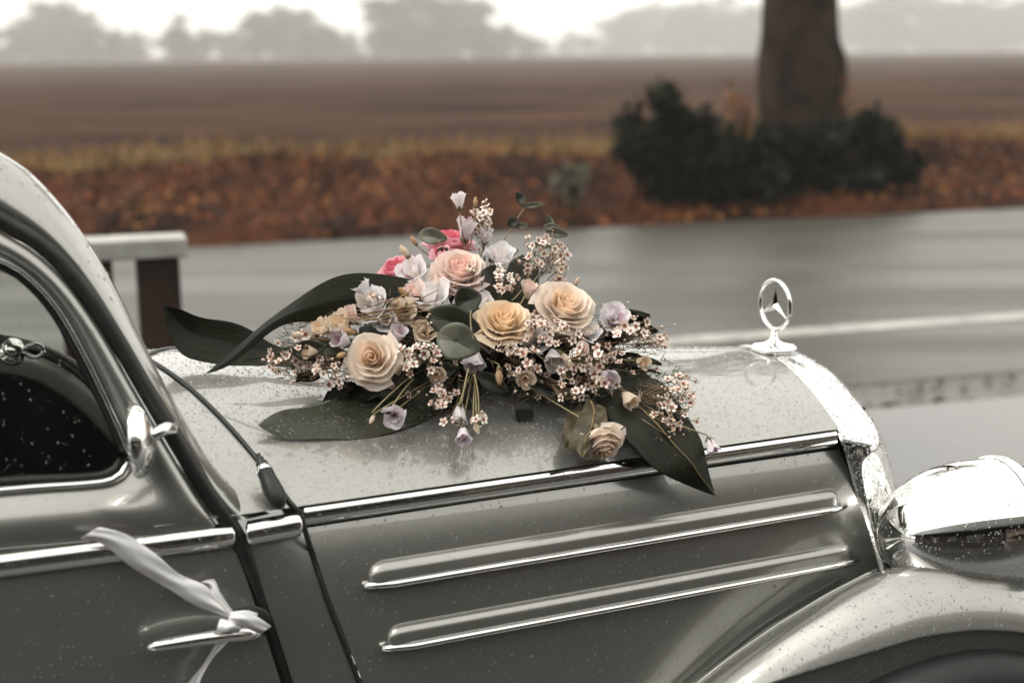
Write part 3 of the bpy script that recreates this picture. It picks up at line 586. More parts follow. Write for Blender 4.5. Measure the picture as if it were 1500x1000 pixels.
sheet('loop', [(346, 895, .048), (362, 893, .05), (378, 898, .044)], [(348, 902, .052), (362, 904, .054), (376, 904, .044)], 10, rib, SATIN, crease=.004)
sheet('wrap', [(322, 905, .044), (318, 918, .052), (318, 926, .05)], [(350, 912, .05), (354, 918, .06), (350, 926, .052)], 8, rib, SATIN, crease=.008)
kc = body(345, 905, .052); v, f = lathe([(0, .010), (.006, .008), (.009, .002), (.008, -.005), (0, -.009)], (0, 0, 0), (.6, -.5, .6), 12); v = [np.array(p) * [1.1, 1, 1.1] * (1 + .12 * math.sin(i * 2.3)) + kc for i, p in enumerate(v)]; subd(obj('knot', v, f, SATIN, rib), 1)
# ================================================================== FLOWERS
RL, UL, TL = CM @ R, CM @ U, -(CM @ F)
def petal_mat(name, col, col2, tr=.42):
    M = mat(name, col, .55, noise=(col2, 28, 4, .38, .66), bump=(90, .18, .0015), spec=.3); n = M.node_tree.nodes; l = M.node_tree.links
    b = n['Principled BSDF']; t = n.new('ShaderNodeBsdfTranslucent'); mx = n.new('ShaderNodeMixShader'); mx.inputs[0].default_value = tr
    src = b.inputs['Base Color'].links[0].from_socket; l.new(src, t.inputs[0]); l.new(b.outputs[0], mx.inputs[1]); l.new(t.outputs[0], mx.inputs[2]); l.new(mx.outputs[0], n['Material Output'].inputs[0]); return M
PM = dict(cream=(petal_mat('rose_cream', (.91, .82, .73), (.90, .78, .66)), petal_mat('rose_cream_heart', (.92, .76, .60), (.91, .70, .52))),
          peach=(petal_mat('rose_peach', (.91, .74, .54), (.91, .79, .63)), petal_mat('rose_peach_heart', (.90, .68, .46), (.91, .74, .54))),
          blush=(petal_mat('rose_blush', (.91, .80, .74), (.89, .74, .66)), petal_mat('rose_blush_heart', (.88, .60, .52), (.90, .70, .63))),
          pink=(petal_mat('rose_pink', (.88, .58, .63), (.80, .36, .43)), petal_mat('rose_pink_heart', (.70, .13, .19), (.78, .28, .34))),
          white=(petal_mat('lisianthus_white', (.88, .86, .87), (.85, .81, .82)), petal_mat('lisianthus_white_heart', (.80, .72, .64), (.82, .74, .70))),
          lilac=(petal_mat('lisianthus_lilac', (.86, .82, .84), (.80, .74, .77)), petal_mat('lisianthus_lilac_heart', (.50, .34, .40), (.62, .48, .54))),
          purple=(petal_mat('lisianthus_purple', (.34, .26, .31), (.24, .17, .21)), petal_mat('lisianthus_purple_heart', (.20, .12, .15), (.28, .19, .23))),
          tan=(petal_mat('dried_petal', (.56, .36, .19), (.70, .52, .34)), petal_mat('dried_petal_heart', (.45, .24, .11), (.56, .34, .18))),
          ivory=(petal_mat('bud_ivory', (.83, .74, .62), (.80, .64, .48)), petal_mat('bud_ivory_heart', (.8, .6, .42), (.8, .62, .46))))
STEM_G = mat('stem_green', (.20, .19, .09), .55, noise=((.30, .24, .13), 30, 3)); STEM_B = mat('twig_brown', (.17, .095, .05), .6, noise=((.27, .17, .09), 40, 3)); STRAW = mat('dry_straw', (.34, .24, .13), .6, noise=((.22, .14, .07), 50, 3))
NEEDLE = mat('needle_leaf', (.055, .055, .028), .5, noise=((.11, .085, .04), 60, 2))
SEPAL = mat('sepal_green', (.10, .11, .05), .5, noise=((.19, .15, .07), 60, 3))
LEAFD = mat('dark_glossy_leaf', (.0055, .0062, .0030), .40, noise=((.013, .0145, .0065), 1.0, 5), bump=(1.0, .5, .0012), spec=.16, veins=(34, 1.3, 1))
LEAFM = mat('olive_leaf', (.030, .031, .015), .36, noise=((.016, .017, .008), 1.0, 6), bump=(1.0, .5, .0012), spec=.5, veins=(30, 1.6, 1))
EUC = mat('eucalyptus_leaf', (.10, .105, .075), .5, noise=((.16, .165, .125), 30, 5), bump=(70, .15, .001)); EUCD = mat('eucalyptus_leaf_dark', (.022, .0235, .015), .45, noise=((.04, .045, .032), 30, 5), bump=(70, .15, .001))
DRYL = mat('withered_leaf', (.075, .058, .028), .6, noise=((.035, .028, .014), 40, 5), bump=(60, .5, .004)); RIBM = mat('leaf_midrib', (.20, .15, .06), .5)
fc = np.array([-.62, -.14, hz(-.62, -.14)])
bq = empty('flower_arrangement', CAR_O + CM.T @ fc, R_(17)); tag(bq, 'bridal arrangement of cream roses, lilac blooms and dark leaves lying on the bonnet', 'flower arrangement')
def bl(name, v, f, M, par=None, smooth=True): return obj(name, [np.array(p) - fc for p in v], f, M, par or bq, smooth)
def ydep(py): return float(np.interp(py, [280, 350, 400, 440, 480, 520, 560, 600, 640, 680], [-.03, -.05, -.10, -.15, -.19, -.22, -.25, -.28, -.33, -.38]))
# --- petals (unit radius), axis +Z
def petal(i, ang, span, rtop, ztop, curl, zbase=-.62, wave=.03, rag=0.0, nu=6, nv=5, twist=.10):
    rows = []
    for v in np.linspace(0, 1, nv + 1):
        row = []
        for u in np.linspace(-1, 1, nu + 1):
            taper = (.35 + .65 * math.sin(min(1, v * 1.35) * math.pi / 2)); ph = ang + u * span / 2 * taper
            c = max(0, v - .6) / .4
            rad = .10 + (rtop - .10) * math.sin(v * math.pi / 2) ** .75 + curl * .20 * c ** 1.6 + twist * rtop * u * v + wave * math.sin(4 * u + i * 1.9) * v * v
            z = zbase + (ztop - zbase) * v - .22 * (u * u) * v * v * (ztop - zbase) * .8 - curl * .16 * c ** 2 + wave * math.sin(5 * u + i) * v * v
            if rag and v > .9: z += rag * math.sin(u * 9 + i * 3.1)
            row.append((rad * math.cos(ph), rad * math.sin(ph), z))
        rows.append(row)
    return grid(rows)
def proto(kind, var):
    P = []
    rr = random.Random(hash((kind, var)) % 1000 if False else (len(kind) * 31 + var * 7)); J = lambda s: rr.uniform(-s, s)
    if kind == 'rose':
        n = 31; spec = []
        for i in range(n):
            t = i / (n - 1)
            if i < 7: k = i / 6; spec.append((i * 2.25 + J(.2), 2.7 - .6 * k, .07 + .30 * k, .40 - .03 * k + J(.02), .05 + .12 * k, -.5, .012, .15))
            elif i < 21: k = (i - 7) / 13; spec.append((i * 2.4 + J(.25), 1.85 - .3 * k, .40 + .34 * k + J(.02), .40 - .17 * k + J(.035), .30 + .45 * k, -.6, .032, .12))
            else: k = (i - 21) / 9; spec.append((i * 2.4 + J(.3), 1.65, .74 + .2 * k + J(.03), .18 - .32 * k + J(.04), .7 + .4 * k, -.66, .05, .09))
        for i, (a, s, r, z, c, zb, wv, tw) in enumerate(spec): P.append((petal(i, a, s, r, z, c, zb, wv, 0, 6, 4, tw), 1 if i < 9 else 0))
    elif kind == 'open':        # lisianthus, open ragged bell
        for i in range(9):
            inn = i < 4; a = i * 2.4 + J(.3); P.append((petal(i, a, 2.0 if inn else 1.75, (.34 if inn else .72) + J(.06), (.50 if inn else .34) + J(.08), .25 if inn else .9, -.75, .07, .04, 7, 4, .16), 1 if inn and i < 2 else 0))
    elif kind == 'bell':        # half open
        for i in range(6):
            inn = i < 2; P.append((petal(i, i * 2.2 + J(.3), 2.3, (.26 if inn else .52) + J(.05), .72 + J(.07), .1 if inn else .55, -.8, .05, .05, 7, 4, .16), 1 if inn else 0))
    else:                       # bud
        for i in range(4): P.append((petal(i, i * 1.7 + J(.2), 2.5, .38 - .03 * i, .55 - .04 * i, -1.1, -.75, .01, 0, 5, 5, .12), 0))
    cal = lathe([(.03, -1.05), (.06, -.95), (.13, -.82), (.2, -.68), (.16, -.5), (0, -.45)], (0, 0, 0), (0, 0, 1), 8)
    for k in range(5):
        a = k * 1.2566; w_s = .16; d = np.array([math.cos(a), math.sin(a), 0]); e = np.array([-math.sin(a), math.cos(a), 0]); L_ = .36 if kind != 'bud' else .30
        q = [d * .15 - e * w_s + [0, 0, -.75], d * .15 + e * w_s + [0, 0, -.75], d * (.15 + L_ * .8) + e * .05 + [0, 0, -.60 + .1], d * (.15 + L_) + [0, 0, -.42], d * (.15 + L_ * .8) - e * .05 + [0, 0, -.5]]
        cal = add(cal, (q, [(0, 1, 2, 3, 4)]))
    return [(mesh('petal', g_[0], g_[1], PM['white'][0]), k) for g_, k in P], mesh('calyx', cal[0], cal[1], SEPAL)
PROTO = {(k, v): proto(k, v) for k in ('rose', 'open', 'bell', 'bud') for v in (0, 1, 2)}
SPOT = []
def bloom(name, kind, px, py, rpx, col, axis, yoff=0.0, label=None, var=None, squash=1.0):
    c = at(px, py, ydep(py) + yoff, rpx * .00085); dist = (c - CL) @ -TL; rad = rpx * dist / FPX
    P, cal = PROTO[(kind, var if var is not None else random.randrange(3))]
    z = RL * axis[0] + UL * axis[1] + TL * axis[2]; z = z / np.linalg.norm(z)
    o = link(name, cal, bq); q = Vector(z).to_track_quat('Z', 'Y'); o.rotation_mode = 'QUATERNION'; o.rotation_quaternion = q @ Matrix.Rotation(random.uniform(0, 6.28), 4, 'Z').to_quaternion()
    o.location = Vector(c - fc); o.scale = (rad, rad, rad * squash)
    for me, inner in P:
        p = link('petal', me, o); p.material_slots[0].link = 'OBJECT'; p.material_slots[0].material = PM[col][inner]
    if label: o['label'] = label
    SPOT.append((px, py, rpx)); base = c - z * rad * 1.0
    return c, base, z
HEART = at(700, 520, -.10, .03)
def stem(a, b, r=.0011, M=STEM_G, sag=.0, n=7, name='stem', par=None):
    a, b = np.array(a), np.array(b); mid = (a + b) / 2 + np.array([0, 0, sag]) + rng.normal(0, .004, 3)
    pts = [(1 - q) ** 2 * a + 2 * q * (1 - q) * mid + q * q * b for q in np.linspace(0, 1, n)]
    v, f = tube(pts, r, 5); return bl(name, v, f, M, par)
# main roses
roses = [(545, 524, 40, 'cream', (-.12, .25, 1), 'large cream rose with spiral heart'), (737, 466, 41, 'peach', (.05, .75, .75), 'golden peach rose'), (829, 444, 45, 'cream', (.25, .62, .75), 'pale cream rose beside the lilac bloom'), (672, 393, 41, 'blush', (.05, .7, .75), 'blush pink rose')]
for k, (px, py, r, c, ax, lab) in enumerate(roses): bloom('rose', 'rose', px, py, r, c, ax, -.025, lab, k % 3)
for px, py, r, ax in [(660, 352, 38, (.1, 1, .3)), (578, 394, 34, (-.5, .8, .5))]: bloom('rose', 'rose', px, py, r, 'pink', ax, .035, 'deep pink rose half hidden')
c, b_, z = bloom('rose', 'rose', 884, 652, 35, 'cream', (.35, -.8, .55), -.01, 'cream rose hanging head down over the bonnet edge', 1, 1.25); stem(HEART, b_, .0013)
# lisianthus blooms
lis = [('open', 627, 432, 38, 'white', (-.1, .8, .6), 'ragged white bloom'), ('open', 540, 448, 38, 'white', (-.35, .55, .8), None), ('bell', 683, 336, 25, 'lilac', (.15, 1, .25), None), ('open', 604, 396, 28, 'white', (-.4, .6, .8), None),
       ('bell', 672, 294, 18, 'white', (-.08, 1, .1), 'white bud standing highest'), ('open', 900, 466, 26, 'lilac', (.1, .35, 1), 'lilac bloom with dark throat'), ('bell', 693, 524, 28, 'lilac', (.1, -.8, .45), 'pale lilac bloom hanging down'),
       ('open', 577, 609, 20, 'lilac', (.15, -.2, 1), 'small lilac spiral bloom on the lower leaf'), ('bell', 679, 636, 20, 'lilac', (.05, -.75, .7), None), ('bell', 673, 606, 21, 'white', (-.05, -1, .35), None), ('open', 718, 500, 19, 'purple', (.2, .3, 1), 'dusky purple bloom'),
       ('bell', 501, 498, 22, 'lilac', (-.6, .3, .7), None), ('bell', 584, 490, 20, 'lilac', (.3, .7, .6), None), ('bell', 811, 524, 24, 'white', (.1, -.6, .7), None), ('bell', 890, 552, 24, 'lilac', (.3, -.4, .8), None), ('bell', 921, 583, 20, 'ivory', (.5, -.6, .6), None),
       ('bell', 1042, 652, 17, 'lilac', (.35, -.9, .4), None), ('open', 495, 470, 26, 'ivory', (-.7, .5, .5), None), ('open', 590, 455, 24, 'ivory', (-.2, -.1, 1), None), ('open', 733, 372, 26, 'white', (.1, .8, .6), None), ('bell', 530, 425, 24, 'white', (-.5, .8, .4), None), ('open', 650, 415, 24, 'blush', (0, .3, 1), None), ('open', 785, 500, 22, 'white', (0, .2, 1), None), ('open', 862, 485, 22, 'white', (.2, .5, .8), None)]
lis += [('open', 468, 478, 20, 'ivory', (-.7, .5, .6), None), ('bell', 515, 462, 20, 'blush', (-.4, .7, .6), None), ('open', 622, 486, 20, 'ivory', (.1, .3, 1), None), ('open', 706, 440, 20, 'white', (.1, .8, .6), None), ('bell', 775, 425, 20, 'blush', (.2, .9, .4), None), ('open', 645, 372, 20, 'pink', (-.3, .8, .5), None), ('open', 770, 555, 17, 'ivory', (.0, -.4, .9), None), ('bell', 850, 512, 17, 'blush', (.4, .1, .9), None), ('bell', 940, 530, 16, 'ivory', (.5, -.1, .8), None), ('open', 640, 548, 16, 'ivory', (-.1, -.5, .9), None), ('bell', 455, 515, 16, 'ivory', (-.8, .1, .6), None), ('open', 565, 470, 22, 'white', (-.1, .4, 1), None), ('bell', 712, 345, 18, 'white', (.2, .9, .4), None), ('open', 606, 425, 20, 'blush', (-.3, .6, .8), None)]
for kind, px, py, r, col, ax, lab in lis:
    c, b_, z = bloom('lisianthus', kind, px, py, r, col, ax, -.004, lab)
    if py > 560 or py < 350 or px > 880: stem(b_, HEART if py > 400 else at(690, 430, -.08), .0012, STEM_G if py > 500 else STEM_B, .01)
buds = [(545, 614, 11, 'ivory', (-.35, -.8, .4)), (731, 551, 18, 'tan', (.02, -1, .3)), (830, 527, 20, 'ivory', (.6, -.75, .4)), (592, 368, 16, 'ivory', (-.6, .8, .2)), (606, 352, 11, 'tan', (-.55, .85, .1)), (696, 296, 11, 'tan', (.0, 1, .1)), (698, 626, 15, 'ivory', (.35, -.9, .3)), (590, 428, 15, 'tan', (-.5, .5, .6)), (700, 612, 9, 'tan', (.3, -.9, .3)), (582, 515, 14, 'tan', (.4, -.3, .8)), (500, 520, 14, 'tan', (-.5, -.3, .8)), (440, 492, 18, 'ivory', (-.9, .2, .4)), (510, 485, 18, 'tan', (-.8, .2, .5)), (845, 412, 10, 'ivory', (.4, .8, .4)), (686, 404, 14, 'cream', (.3, -.3, .9))]
for px, py, r, col, ax in buds:
    c, b_, z = bloom('bud', 'bud', px, py, r, col, ax, -.012); stem(b_, HEART if py > 400 else at(680, 420, -.08), .0010, STEM_G if py > 500 else STEM_B, .008)
# --- big leaves
def leaf(A, B, M, fold=.010, rib=True, n=26, lab=None, name='leaf', nb=11, wav=.0015, crinkle=0.0):
    a, b = rs(A, n), rs(B, n); rows = []
    for i in range(n):
        pa, pb = a[i], b[i]; d = pb - pa; wd = np.linalg.norm(d); row = []
        for q in np.linspace(0, 1, nb):
            p = pa + d * q; p = p - TL * fold * (1 - abs(2 * q - 1)) * min(1, wd / .04) + np.array([0, 0, wav * math.sin(i * .7 + q * 3) + .0004 * math.sin(q * 40)]) + TL * crinkle * math.sin(i * 1.1 + 5 * q) * math.cos(q * 11 + i * .5); row.append(p)
        rows.append(row)
    v, f = grid(rows); o = bl(name, v, f, M); uv = o.data.uv_layers.new(name='UVMap'); li = np.zeros(len(o.data.loops), int); o.data.loops.foreach_get('vertex_index', li); uv.data.foreach_set('uv', np.c_[(li % nb) / (nb - 1), (li // nb) / (n - 1) * 3].reshape(-1)); subd(thick(o, .0007, 0), 1)
    if rib: v, f = tube([r[nb // 2] + TL * .0012 for r in rows], [.0016 * (1 - .7 * i / n) for i in range(n)], 5); bl('midrib', v, f, RIBM, o)
    if lab: o['label'] = lab
    if M is LEAFM: wetleaf.append((o, 30000, .0008, .0019))
    if rib and M is LEAFD: wetleaf.append((o, 5000, .0006, .0014))
    return o
wetleaf = []
def P3(lst): return [ony(px, py, y) for px, py, y in lst]
def PH(lst, lift): return [hood_hit(px, py, lift if len(q) == 0 else q[0]) for px, py, *q in lst]
leaf(P3([(640, 425, -.10), (600, 410, -.11), (560, 400, -.12), (520, 399, -.13), (480, 411, -.14), (430, 440, -.15), (390, 470, -.155), (350, 507, -.16), (318, 531, -.165), (298, 549, -.17)]),
     P3([(640, 470, -.13), (600, 462, -.14), (560, 470, -.15), (520, 476, -.155), (480, 474, -.16), (440, 472, -.165), (405, 482, -.168), (368, 509, -.17), (332, 538, -.172), (298, 550, -.172)]), LEAFD, -.008, False, lab='dark leaf arching out over the bonnet')
leaf(P3([(238, 447, -.03), (262, 453, -.03), (290, 463, -.03), (330, 469, -.035), (366, 483, -.04), (405, 505, -.06), (450, 515, -.08), (500, 520, -.1)]), P3([(239, 448, -.03), (246, 482, -.04), (256, 507, -.05), (272, 525, -.06), (310, 532, -.07), (370, 537, -.09), (430, 538, -.11), (500, 540, -.12)]), LEAFD, .012, False, lab='dark leaf with upturned tip toward the windscreen')
leaf(P3([(470, 500, -.10), (430, 506, -.11), (390, 518, -.13), (345, 530, -.14)]), P3([(480, 528, -.13), (440, 534, -.15), (400, 537, -.155), (345, 532, -.145)]), LEAFD, .006, False)
leaf(PH([(378, 622, .016), (400, 607), (425, 598), (455, 594), (480, 588), (503, 575), (520, 556), (580, 545), (650, 548)], .022), PH([(378, 623, .016), (397, 634, .012), (425, 643, .005), (470, 645, .003), (530, 642, .003), (585, 632, .003), (625, 615, .003), (650, 603, .003), (670, 590, .003)], .004), LEAFM, -.004, False, lab='olive leaf beaded with rain lying flat on the bonnet')
tipA = [side(1000, 709, .046), side(1046, 724, .044)]; tipB = [side(1038, 690, .046), side(1047, 724, .044)]
leaf(PH([(800, 520), (850, 560), (880, 598), (905, 628), (930, 655)], .034) + [side(960, 689, .040)] + tipA, PH([(860, 480), (905, 512), (950, 548), (990, 586), (1014, 620)], .036) + [hood_hit(1029, 645, .036)] + tipB, LEAFD, -.012, True, lab='dark ribbed leaf hanging over the chrome strip')
v, f = tube([side(1044, 722, .04), side(1054, 729, .038), side(1064, 738, .034)], [.0012, .0009, .0006], 5); bl('leaf_tip', v, f, STEM_B)
leaf(P3([(720, 455, -.14), (705, 420, -.14), (706, 396, -.13), (722, 388, -.12), (745, 398, -.11)]), P3([(745, 465, -.12), (733, 430, -.12), (735, 408, -.11), (748, 398, -.10), (762, 420, -.10)]), EUCD, .004, False)
leaf(P3([(735, 460, -.12), (736, 420, -.11), (745, 388, -.1), (760, 374, -.09)]), P3([(790, 455, -.12), (790, 415, -.11), (785, 388, -.1), (766, 374, -.09)]), EUCD, .006, False)
leaf(P3([(780, 500, -.16), (850, 500, -.15), (910, 520, -.17), (968, 566, -.2)]), P3([(790, 540, -.19), (850, 545, -.2), (910, 560, -.21), (969, 568, -.2)]), LEAFD, .006, False)
leaf(PH([(858, 580), (832, 608), (822, 632), (826, 655)], .030), PH([(858, 582), (866, 600), (866, 640), (840, 662)], .045), DRYL, .010, False, wav=.003, crinkle=.006, lab='withered leaf beside the hanging rose')
leaf(PH([(860, 582), (850, 606), (836, 640), (852, 668)], .05), PH([(862, 582), (886, 598), (888, 630), (862, 664)], .05), DRYL, -.010, True, wav=.003, crinkle=.007)
# eucalyptus
def disc(px, py, rx, ry, rotd, M, tilt=(0, .3), yoff=0.0, name='eucalyptus_leaf'):
    c = at(px, py, ydep(py) + yoff, .01); k = ((c - CL) @ -TL) / FPX; a = R_(rotd); rows = []
    ex = RL * math.cos(a) + UL * math.sin(a); ey = -RL * math.sin(a) + UL * math.cos(a); ey = ey * math.cos(.5) + TL * math.sin(.5) * tilt[1]; ex = ex + TL * tilt[0]
    for s in np.linspace(.02, 1, 6): rows.append([c + ex * rx * k * s * math.cos(q) * (1 + .06 * math.cos(2 * q)) + ey * ry * k * s * math.sin(q) * (1 + .0 * s) + ex * rx * k * .28 * s * max(0, math.cos(q)) ** 7 + TL * ry * k * (.38 * s * abs(math.sin(q)) - .22 * s * s * abs(math.cos(q))) for q in np.linspace(0, 2 * math.pi, 20, endpoint=False)])
    v, f = grid(rows, True); o = thick(bl(name, v, f, M), .0006, 0); v, f = tube([c - ex * rx * k, c + ex * rx * k * .8], .0006, 4); bl('midrib', [p + TL * .0006 for p in v], f, M, o)
    return c
for q in [(632, 346, 18, 14, -10, EUC, (.2, .3), .01), (652, 376, 12, 17, 35, EUCD), (660, 470, 34, 26, -15, EUCD, (0, .4), -.035), (668, 500, 28, 32, -20, EUC, (.1, .2), -.04), (684, 440, 17, 24, 20, EUCD, (0, .2), -.03), (762, 291, 6, 12, 25, EUCD), (779, 301, 14, 5, 5, EUC), (751, 326, 8, 9, 30, EUCD), (764, 331, 8, 6, 10, EUC), (806, 325, 4, 12, 25, EUC), (814, 341, 14, 9, -10, EUC), (808, 333, 12, 6, -5, EUC), (795, 359, 16, 6, -5, EUC, (0, .3), .02), (735, 375, 20, 10, 20, EUC, (0, .3), .02), (450, 512, 22, 16, 10, EUCD), (478, 508, 20, 14, -20, EUC, (0, .3), .02), (560, 560, 26, 14, 20, EUCD, (0, .3), .03), (720, 560, 24, 14, -30, EUCD, (0, .3), .04), (800, 570, 30, 13, -15, EUCD, (0, .3), .04), (640, 545, 26, 16, 10, EUCD, (0, .3), .03)]: disc(*q)
stem(at(716, 392, -.07), at(770, 302, -.03), .0011, STEM_B, .0, 8); stem(at(800, 400, -.08), at(810, 336, -.05), .0009, STEM_B); stem(at(700, 400, -.08), at(640, 352, -.05), .0009, STEM_B)
stem(at(694, 500, -.26), at(690, 455, -.24), .0012, STEM_G); stem(at(694, 548, -.27), at(701, 612, -.31), .001, STEM_G); stem(at(686, 540, -.27), at(676, 590, -.31), .0012, STEM_G)
# --- dark foam core and filler foliage, added deep inside to make the gaps black
fm = at(700, 548, -.12, .0); rows = []
for t_ in np.linspace(-1, 1, 16): rows.append([(fm[0] + .02 + t_ * .20, fm[1] + .02 + .075 * math.sqrt(max(.02, 1 - t_ ** 4)) * math.cos(q), hz(fm[0] + .02 + t_ * .20, fm[1]) + .04 + .075 * (1 - .5 * t_ * t_) * math.sin(q) * (1 if math.sin(q) > 0 else .55)) for q in np.linspace(0, 2 * math.pi, 18, endpoint=False)])
v, f = grid(rows, True); bl('dark_core', v, f, mat('core_dark', (.008, .010, .006), .9, bump=(40, .5, .01)))
bk = hood_hit(768, 606, .012); v, f = box((0, 0, 0), (.026, .008, .014)); bl('holder', [np.array(p) + bk for p in v], f, RUBBER, None, False)
fl = [];
for s in (0, 1, 2):
    rows = [[(x, wd * math.sin(min(1, x * 1.02) * math.pi) ** .8 * u, .12 * math.sin(x * 3) - .12 * abs(u) * 0 + .08 * u * u) for u in np.linspace(-1, 1, 5)] for x, wd in [(q, .22 + .05 * s) for q in np.linspace(0, 1, 7)]]
    v, f = grid(rows); fl.append(mesh('filler_leaf', v, f, LEAFD))
for i in range(70):
    px, py = rng.uniform(440, 930), 0; py = rng.uniform(430 + abs(px - 700) * .22, 585 - abs(px - 700) * .06); c = at(px, py, ydep(py) + rng.uniform(.045, .09), .01)
    if any((px - a_) ** 2 + (py - b__) ** 2 < (r_ * .75) ** 2 for a_, b__, r_ in SPOT): continue
    o = link('filler_leaf', fl[i % 3], bq); o.location = Vector(c - fc); d = (c - HEART) + rng.normal(0, .05, 3); o.rotation_mode = 'QUATERNION'; o.rotation_quaternion = Vector(d).to_track_quat('X', 'Z') @ Matrix.Rotation(rng.uniform(-.8, .8), 4, 'X').to_quaternion(); s = rng.uniform(.04, .075); o.scale = (s, s, s)
# --- wax flower sprigs
def floret_mesh(var):
    V, Fc, mi = [], [], []; rr = random.Random(var)
    for k in range(5):
        a = k * 1.2566 + rr.uniform(-.12, .12); d = np.array([math.cos(a), math.sin(a), 0]); e = np.array([-math.sin(a), math.cos(a), 0]); n0 = len(V); up = .12 + rr.uniform(0, .35)
        ring = [d * (.66 + .36 * math.cos(q)) + e * .36 * math.sin(q) + np.array([0, 0, up * (.66 + .36 * math.cos(q)) ** 1.4]) for q in np.linspace(0, 2 * math.pi, 7, endpoint=False)]
        V += ring + [d * .64 + np.array([0, 0, up * .35])]; Fc += [(n0 + i, n0 + (i + 1) % 7, n0 + 7) for i in range(7)]; mi += [0] * 7
    cup = lathe([(.0, .10), (.20, .08), (.34, .20), (.38, .14), (.30, -.25), (.10, -.7)], (0, 0, 0), (0, 0, 1), 7); n0 = len(V); V += cup[0]; Fc += [tuple(i + n0 for i in q) for q in cup[1]]
    mi += [1 if j < 14 else 2 for j in range(len(cup[1]))]
    return mesh('floret', V, Fc, [WAXW, WAXR, WAXG], True, mi)
WAXW = petal_mat('waxflower_petal', (.82, .70, .62), (.72, .55, .45), .2); WAXR = mat('waxflower_heart', (.16, .035, .025), .4, noise=((.30, .10, .06), 200, 2)); WAXG = mat('waxflower_cup', (.24, .19, .09), .5, noise=((.40, .26, .16), 100, 2))
FLO = [floret_mesh(i) for i in range(4)]
bv = lathe([(0, .55), (.28, .45), (.46, .15), (.45, -.1), (.28, -.5), (.1, -.8)], (0, 0, 0), (0, 0, 1), 8); WAX2 = petal_mat('waxflower_petal_pale', (.88, .82, .76), (.84, .73, .65), .2)
for k_ in (1, 3): FLO[k_].materials[0] = WAX2
BUDM = mesh('floret_bud', bv[0], bv[1], [petal_mat('waxflower_bud', (.80, .70, .60), (.74, .54, .42), .15)])
clusters = [(706, 328, 15, 15, 30, .0), (795, 375, 30, 36, 26, -.02), (738, 405, 12, 16, 22, -.03), (690, 395, 4, 10, 12, -.06), (612, 524, 24, 34, 24, -.02), (425, 525, 18, 45, 22, .02), (483, 545, 12, 30, 20, 0), (812, 490, 22, 46, 20, -.02), (745, 505, 10, 18, 14, -.02), (765, 528, 14, 26, 24, -.01), (926, 482, 16, 26, 18, 0), (970, 500, 5, 10, 8, .0), (992, 592, 40, 30, 42, -.01), (868, 525, 16, 36, 20, -.02), (836, 574, 12, 18, 15, -.01), (645, 580, 11, 22, 14, 0), (700, 614, 6, 14, 12, 0), (556, 433, 5, 14, 10, -.03), (640, 468, 9, 18, 14, -.02), (445, 490, 9, 26, 8, -.01), (885, 560, 9, 24, 16, -.01), (820, 400, 8, 12, 26, -.02), (840, 545, 10, 30, 14, 0), (660, 610, 5, 16, 12, 0), (790, 470, 8, 26, 10, -.03)]
for (px, py, nf, sx, sy, yo) in clusters:
    cc = at(px, py + sy * .5, ydep(py) + yo + .02, .012); root = HEART + (cc - HEART) * .12 + rng.normal(0, .012, 3); tv = None; fl_pos = []
    mid = (root + cc) / 2 + np.array([0, 0, .012]); pts = [(1 - q) ** 2 * root + 2 * q * (1 - q) * mid + q * q * cc for q in np.linspace(0, 1, 8)]
    tv = tube(pts, [.0013] * 4 + [.001] * 4, 4); nv = None
    for i in range(nf):
        r0 = rng.random() ** .6; q = rng.uniform(0, 6.28); qx, qy = px + sx * r0 * math.cos(q), py + sy * r0 * math.sin(q); c = at(qx, qy, ydep(qy) + yo + rng.normal(0, .012) - .012, .008)
        node = pts[-1 - int(rng.integers(3))]; bend = (node + c) / 2 + rng.normal(0, .004, 3); tv = add(tv, tube([node, bend, c], .0006, 3)); fl_pos.append((c, qx - px, py - qy))
        for _ in range(4):
            s0 = node + (c - node) * rng.uniform(.2, 1.0); d = (c - node) / (np.linalg.norm(c - node) + 1e-6) * .5 + rng.normal(0, .6, 3); d = d / np.linalg.norm(d) * rng.uniform(.008, .017); e = np.cross(d, TL); e = e / (np.linalg.norm(e) + 1e-9) * .0006
            tri = ([s0 - e, s0 + e, s0 + d], [(0, 1, 2)]); nv = tri if nv is None else add(nv, tri)
    sp = bl('waxflower_sprig', tv[0], tv[1], STEM_B); bl('needles', nv[0], nv[1], NEEDLE, sp)['kind'] = 'stuff'
    for c, dx, dy in fl_pos:
        isb = rng.random() < .22; o = link('floret_bud' if isb else 'floret', BUDM if isb else FLO[int(rng.integers(4))], sp); s = rng.uniform(.0054, .0092) * (.62 if isb else 1.0); o.scale = (s, s, s); o.location = Vector(c - fc)
        z = RL * (dx / 40 + rng.normal(0, .45)) + UL * (dy / 40 + .25 + rng.normal(0, .45)) + TL * rng.uniform(.4, 1.1); o.rotation_mode = 'QUATERNION'; o.rotation_quaternion = Vector(z).to_track_quat('Z', 'Y') @ Matrix.Rotation(rng.uniform(0, 6.28), 4, 'Z').to_quaternion()
